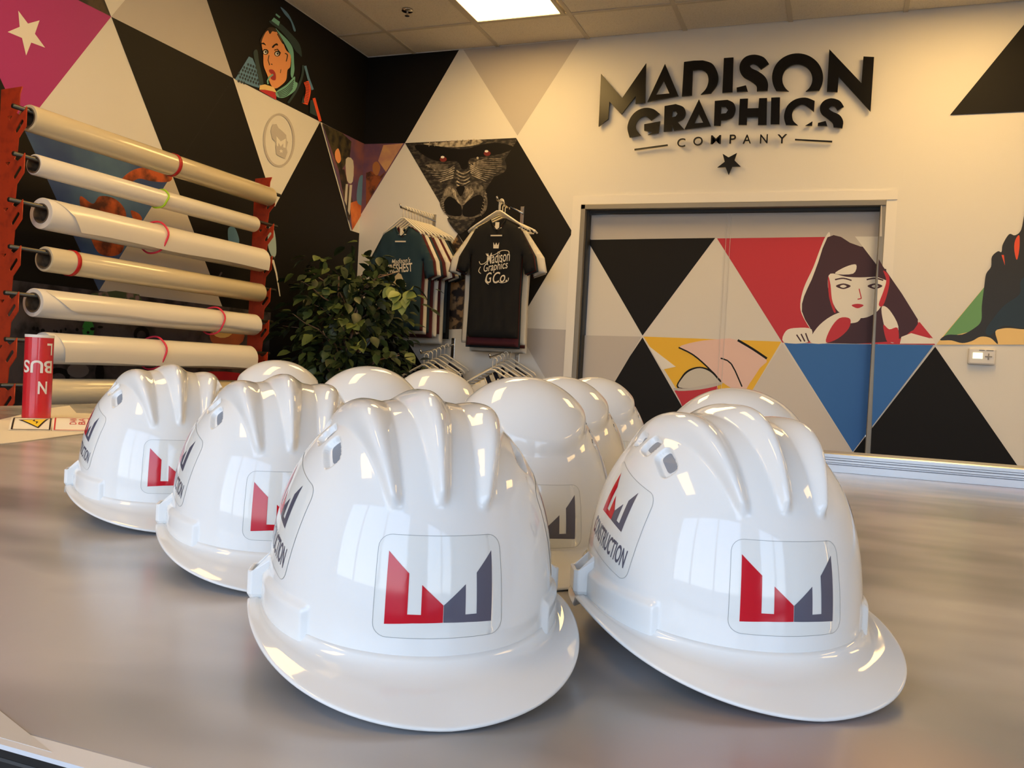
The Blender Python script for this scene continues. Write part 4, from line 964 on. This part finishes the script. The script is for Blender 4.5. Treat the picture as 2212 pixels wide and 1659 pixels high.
# right group
bx_, by = -1.885, 4.62; bz = 2.050
arm(bx_, by-.03, bz-.012, 'chrome arm on the back wall holding the black shirt group')
cols = ['black', 'maroon', 'slate', 'white', 'maroon', 'white']; scl = [(1, 1), (1.03, 1.07), (1.08, 1.085), (1.30, 1.05), (1.18, 1.075), (1.16, 1.12)]
ORD2 = ['frontmost', 'second', 'third', 'fourth', 'fifth', 'rearmost']
for i, c_ in enumerate(cols):
    y = by+.04*i; ww, hh = .315*scl[i][0], .672*scl[i][1]
    hanger_obj(bx_-(.014*min(i, 3)), y, bz, 'white plastic hanger on the right display arm, %s from the front' % ORD2[i], 'hangers on the right display arm', .30+.03*min(i, 4))
    lab = 'black v-neck t-shirt with ornate white lettering, frontmost below the gorilla picture' if i == 0 else '%s t-shirt hanging %s in the stack behind the black shirt' % (c_.replace('slate', 'slate blue'), ORD2[i])
    t = shirt(bx_-(.014*min(i, 3)), y, bz, ww, hh, c_, lab, 'shirts on the right display arm', 2+i*1.7)
    if i == 0:
        for txt, w_, h_, x, z in (('Madison', .145, .062, .018, .455), ('Graphics', .15, .06, .008, .398), ('Co.', .085, .062, .035, .342), ('G', .04, .06, -.03, .338)):
            me = text_mesh(txt, 1, .006, 0, .38); fit_mesh(me, w_, h_); me.transform(Matrix.Translation((x, z, 0))@Matrix.Rotation(R(9), 4, 'Z')); print_on(t, me, .67, M_PRT)
        sw = MB()
        for P_ in ([(-.095, .43), (-.085, .415), (-.06, .42), (-.03, .45)], [(-.055, .475), (-.04, .46), (0, .47), (.04, .492), (.08, .49), (.085, .47)], [(.02, .32), (.05, .31), (.085, .32), (.09, .34)], [(-.085, .40), (-.095, .375), (-.08, .36)], [(-.04, .36), (-.05, .32), (-.03, .30)]):
            pts = smooth_pts(P_, 5, False); sw.tube([(x, -.0235, z) for x, z in pts], .0022, 6)
        sw.build('swirl', M_PRT, t, True)
        print_on(t, flat_mesh([[(-.012, .505), (.020, .505), (.022, .540), (.012, .522), (.004, .538), (-.004, .522), (-.014, .540)]]), .67, M_PRT)
        b = MB(); b.box(-.012, .012, -.014, -.012, .615, .655); b.box(-.035, .035, -.019, -.017, .575, .582); b.build('neck_label', M_PRT, t)
# lower arms: shirts seen only at the shoulders, stepping down towards the room
for gx, gz, nm in ((-2.30, 1.165, 'left'), (-1.865, 1.160, 'right')):
    arm(gx, 4.56, gz+.055, 'sloping chrome arm low on the back wall, %s one' % nm, .07)
    for i in range(6):
        y = 4.60+.055*i; zz = gz-.018+.014*i; c_ = ['white', 'navy', 'white', 'navy', 'white', 'navy'][i]
        hanger_obj(gx, y, zz+.004, 'white hanger on the lower %s arm, %s from the front' % (nm, ORD2[i]), 'hangers on the lower arms', .34)
        shirt(gx, y, zz+.004, .275, .66, c_, '%s shirt on the lower %s arm, %s from the front, only shoulders showing' % (c_, nm, ORD2[i]), 'shirts on the lower arms', 4+i+gx)

# ---------------------------------------------------------------- ficus in the corner
fx, fy = -2.56, 4.18
fic = empty('potted_ficus', (fx, fy, 0)); tag(fic, 'leafy dark green ficus tree between the roll rack and the hanging shirts', 'plant')
m = MB(); n = 28; m.grid([[(r*cos(2*pi*k/n), r*sin(2*pi*k/n), z) for k in range(n)] for r, z in ((.12, 0), (.16, .28), (.175, .28), (.175, .31), (.155, .31), (.15, .27), (.001, .27))], True); m.build('pot', mat('pot_black', (30, 28, 28), .5), fic, True)
rnd = random.Random(11)
M_BARK = mat('bark', (150, 118, 92), .8, noise=(20, (96, 74, 58), .4, .6)); tips = []
m = MB()
for k in range(3):
    a = k*2.1; p = [(.03*cos(a), .03*sin(a), .26)]
    for q in range(1, 9): p.append((.03*cos(a+q*.8)+.006*q*cos(a), .03*sin(a+q*.8)+.006*q*sin(a), .26+q*.16))
    m.tube(p, [.013-.0011*q for q in range(9)], 7)
m.build('trunk', M_BARK, fic, True)
for k in range(30):
    z0_ = .75+rnd.random()*.75; a = rnd.random()*2*pi; reach = .16+.20*rnd.random()*(1-.4*abs(z0_-1.1)); st = Vector((.02*cos(a), .02*sin(a), z0_)); pts = [st]
    for q in range(1, 5): pts.append(st+Vector((reach*q/4*cos(a+.2*sin(k)), reach*q/4*sin(a+.2*sin(k)), .30*(q/4)-.12*(q/4)**2+.02*rnd.uniform(-1, 1))))
    b = MB(); b.tube(pts, [.006, .005, .004, .003, .0018], 5); b.build('branch', M_BARK, fic, True); tips += pts[1:]
MLEAF = [mat('leaf_dark', (52, 66, 34), .45, noise=(30, (38, 50, 26), .4, .6)), mat('leaf_mid', (84, 98, 48), .45), mat('leaf_bright', (128, 140, 70), .45)]
m = MB()
def leaf(c, d, up, L_, mi):
    m.cur = mi; d = d.normalized(); s_ = d.cross(up).normalized(); u = s_.cross(d).normalized(); P = []
    for t, w_ in ((0, .02), (.18, .26), (.42, .36), (.68, .28), (.88, .12), (1, .0)):
        e_ = c+d*L_*t-u*L_*.18*t*t; P.append([e_-s_*w_*L_+u*w_*L_*.25, e_, e_+s_*w_*L_+u*w_*L_*.25])
    m.grid(P)
for k in range(1500):
    if k < 1250: p = rnd.choice(tips)+Vector((rnd.gauss(0, .07), rnd.gauss(0, .07), rnd.gauss(0, .065)))
    else:
        a = rnd.random()*2*pi; r_ = .32*rnd.random()**.5; p = Vector((r_*cos(a), r_*sin(a), .75+.75*rnd.random()))
    if p.z > 1.83 or fx+p.x < XL+.06 or fx+p.x > -2.14 or (fy+p.y < 3.90 and fx+p.x < -2.60) or fy+p.y > 4.60 or (p.z > 1.52 and fx+p.x > -2.38) or (fy+p.y > 4.44 and fx+p.x > -2.72): continue
    d = Vector((p.x+rnd.uniform(-.2, .2), p.y+rnd.uniform(-.2, .2), rnd.uniform(-.35, .12))); mi = 0 if rnd.random() < .72 else 1
    leaf(p, d, Vector((rnd.uniform(-.5, .5), rnd.uniform(-.5, .5), 1)), .05+.035*rnd.random(), mi)
for px, py in ((862, 632), (878, 640), (846, 620), (870, 652), (884, 628), (780, 735), (765, 700)):
    q = onY(px, py, fy-.15)-np.array([fx, fy, 0])
    for j in range(2): leaf(Vector(q), Vector((rnd.uniform(-.6, 1), -.4, rnd.uniform(-1, .1))), Vector((.2, -1, .6)), .075, 2)
fo = m.build('foliage', MLEAF, fic, True, recalc=False); fo['kind'] = 'stuff'
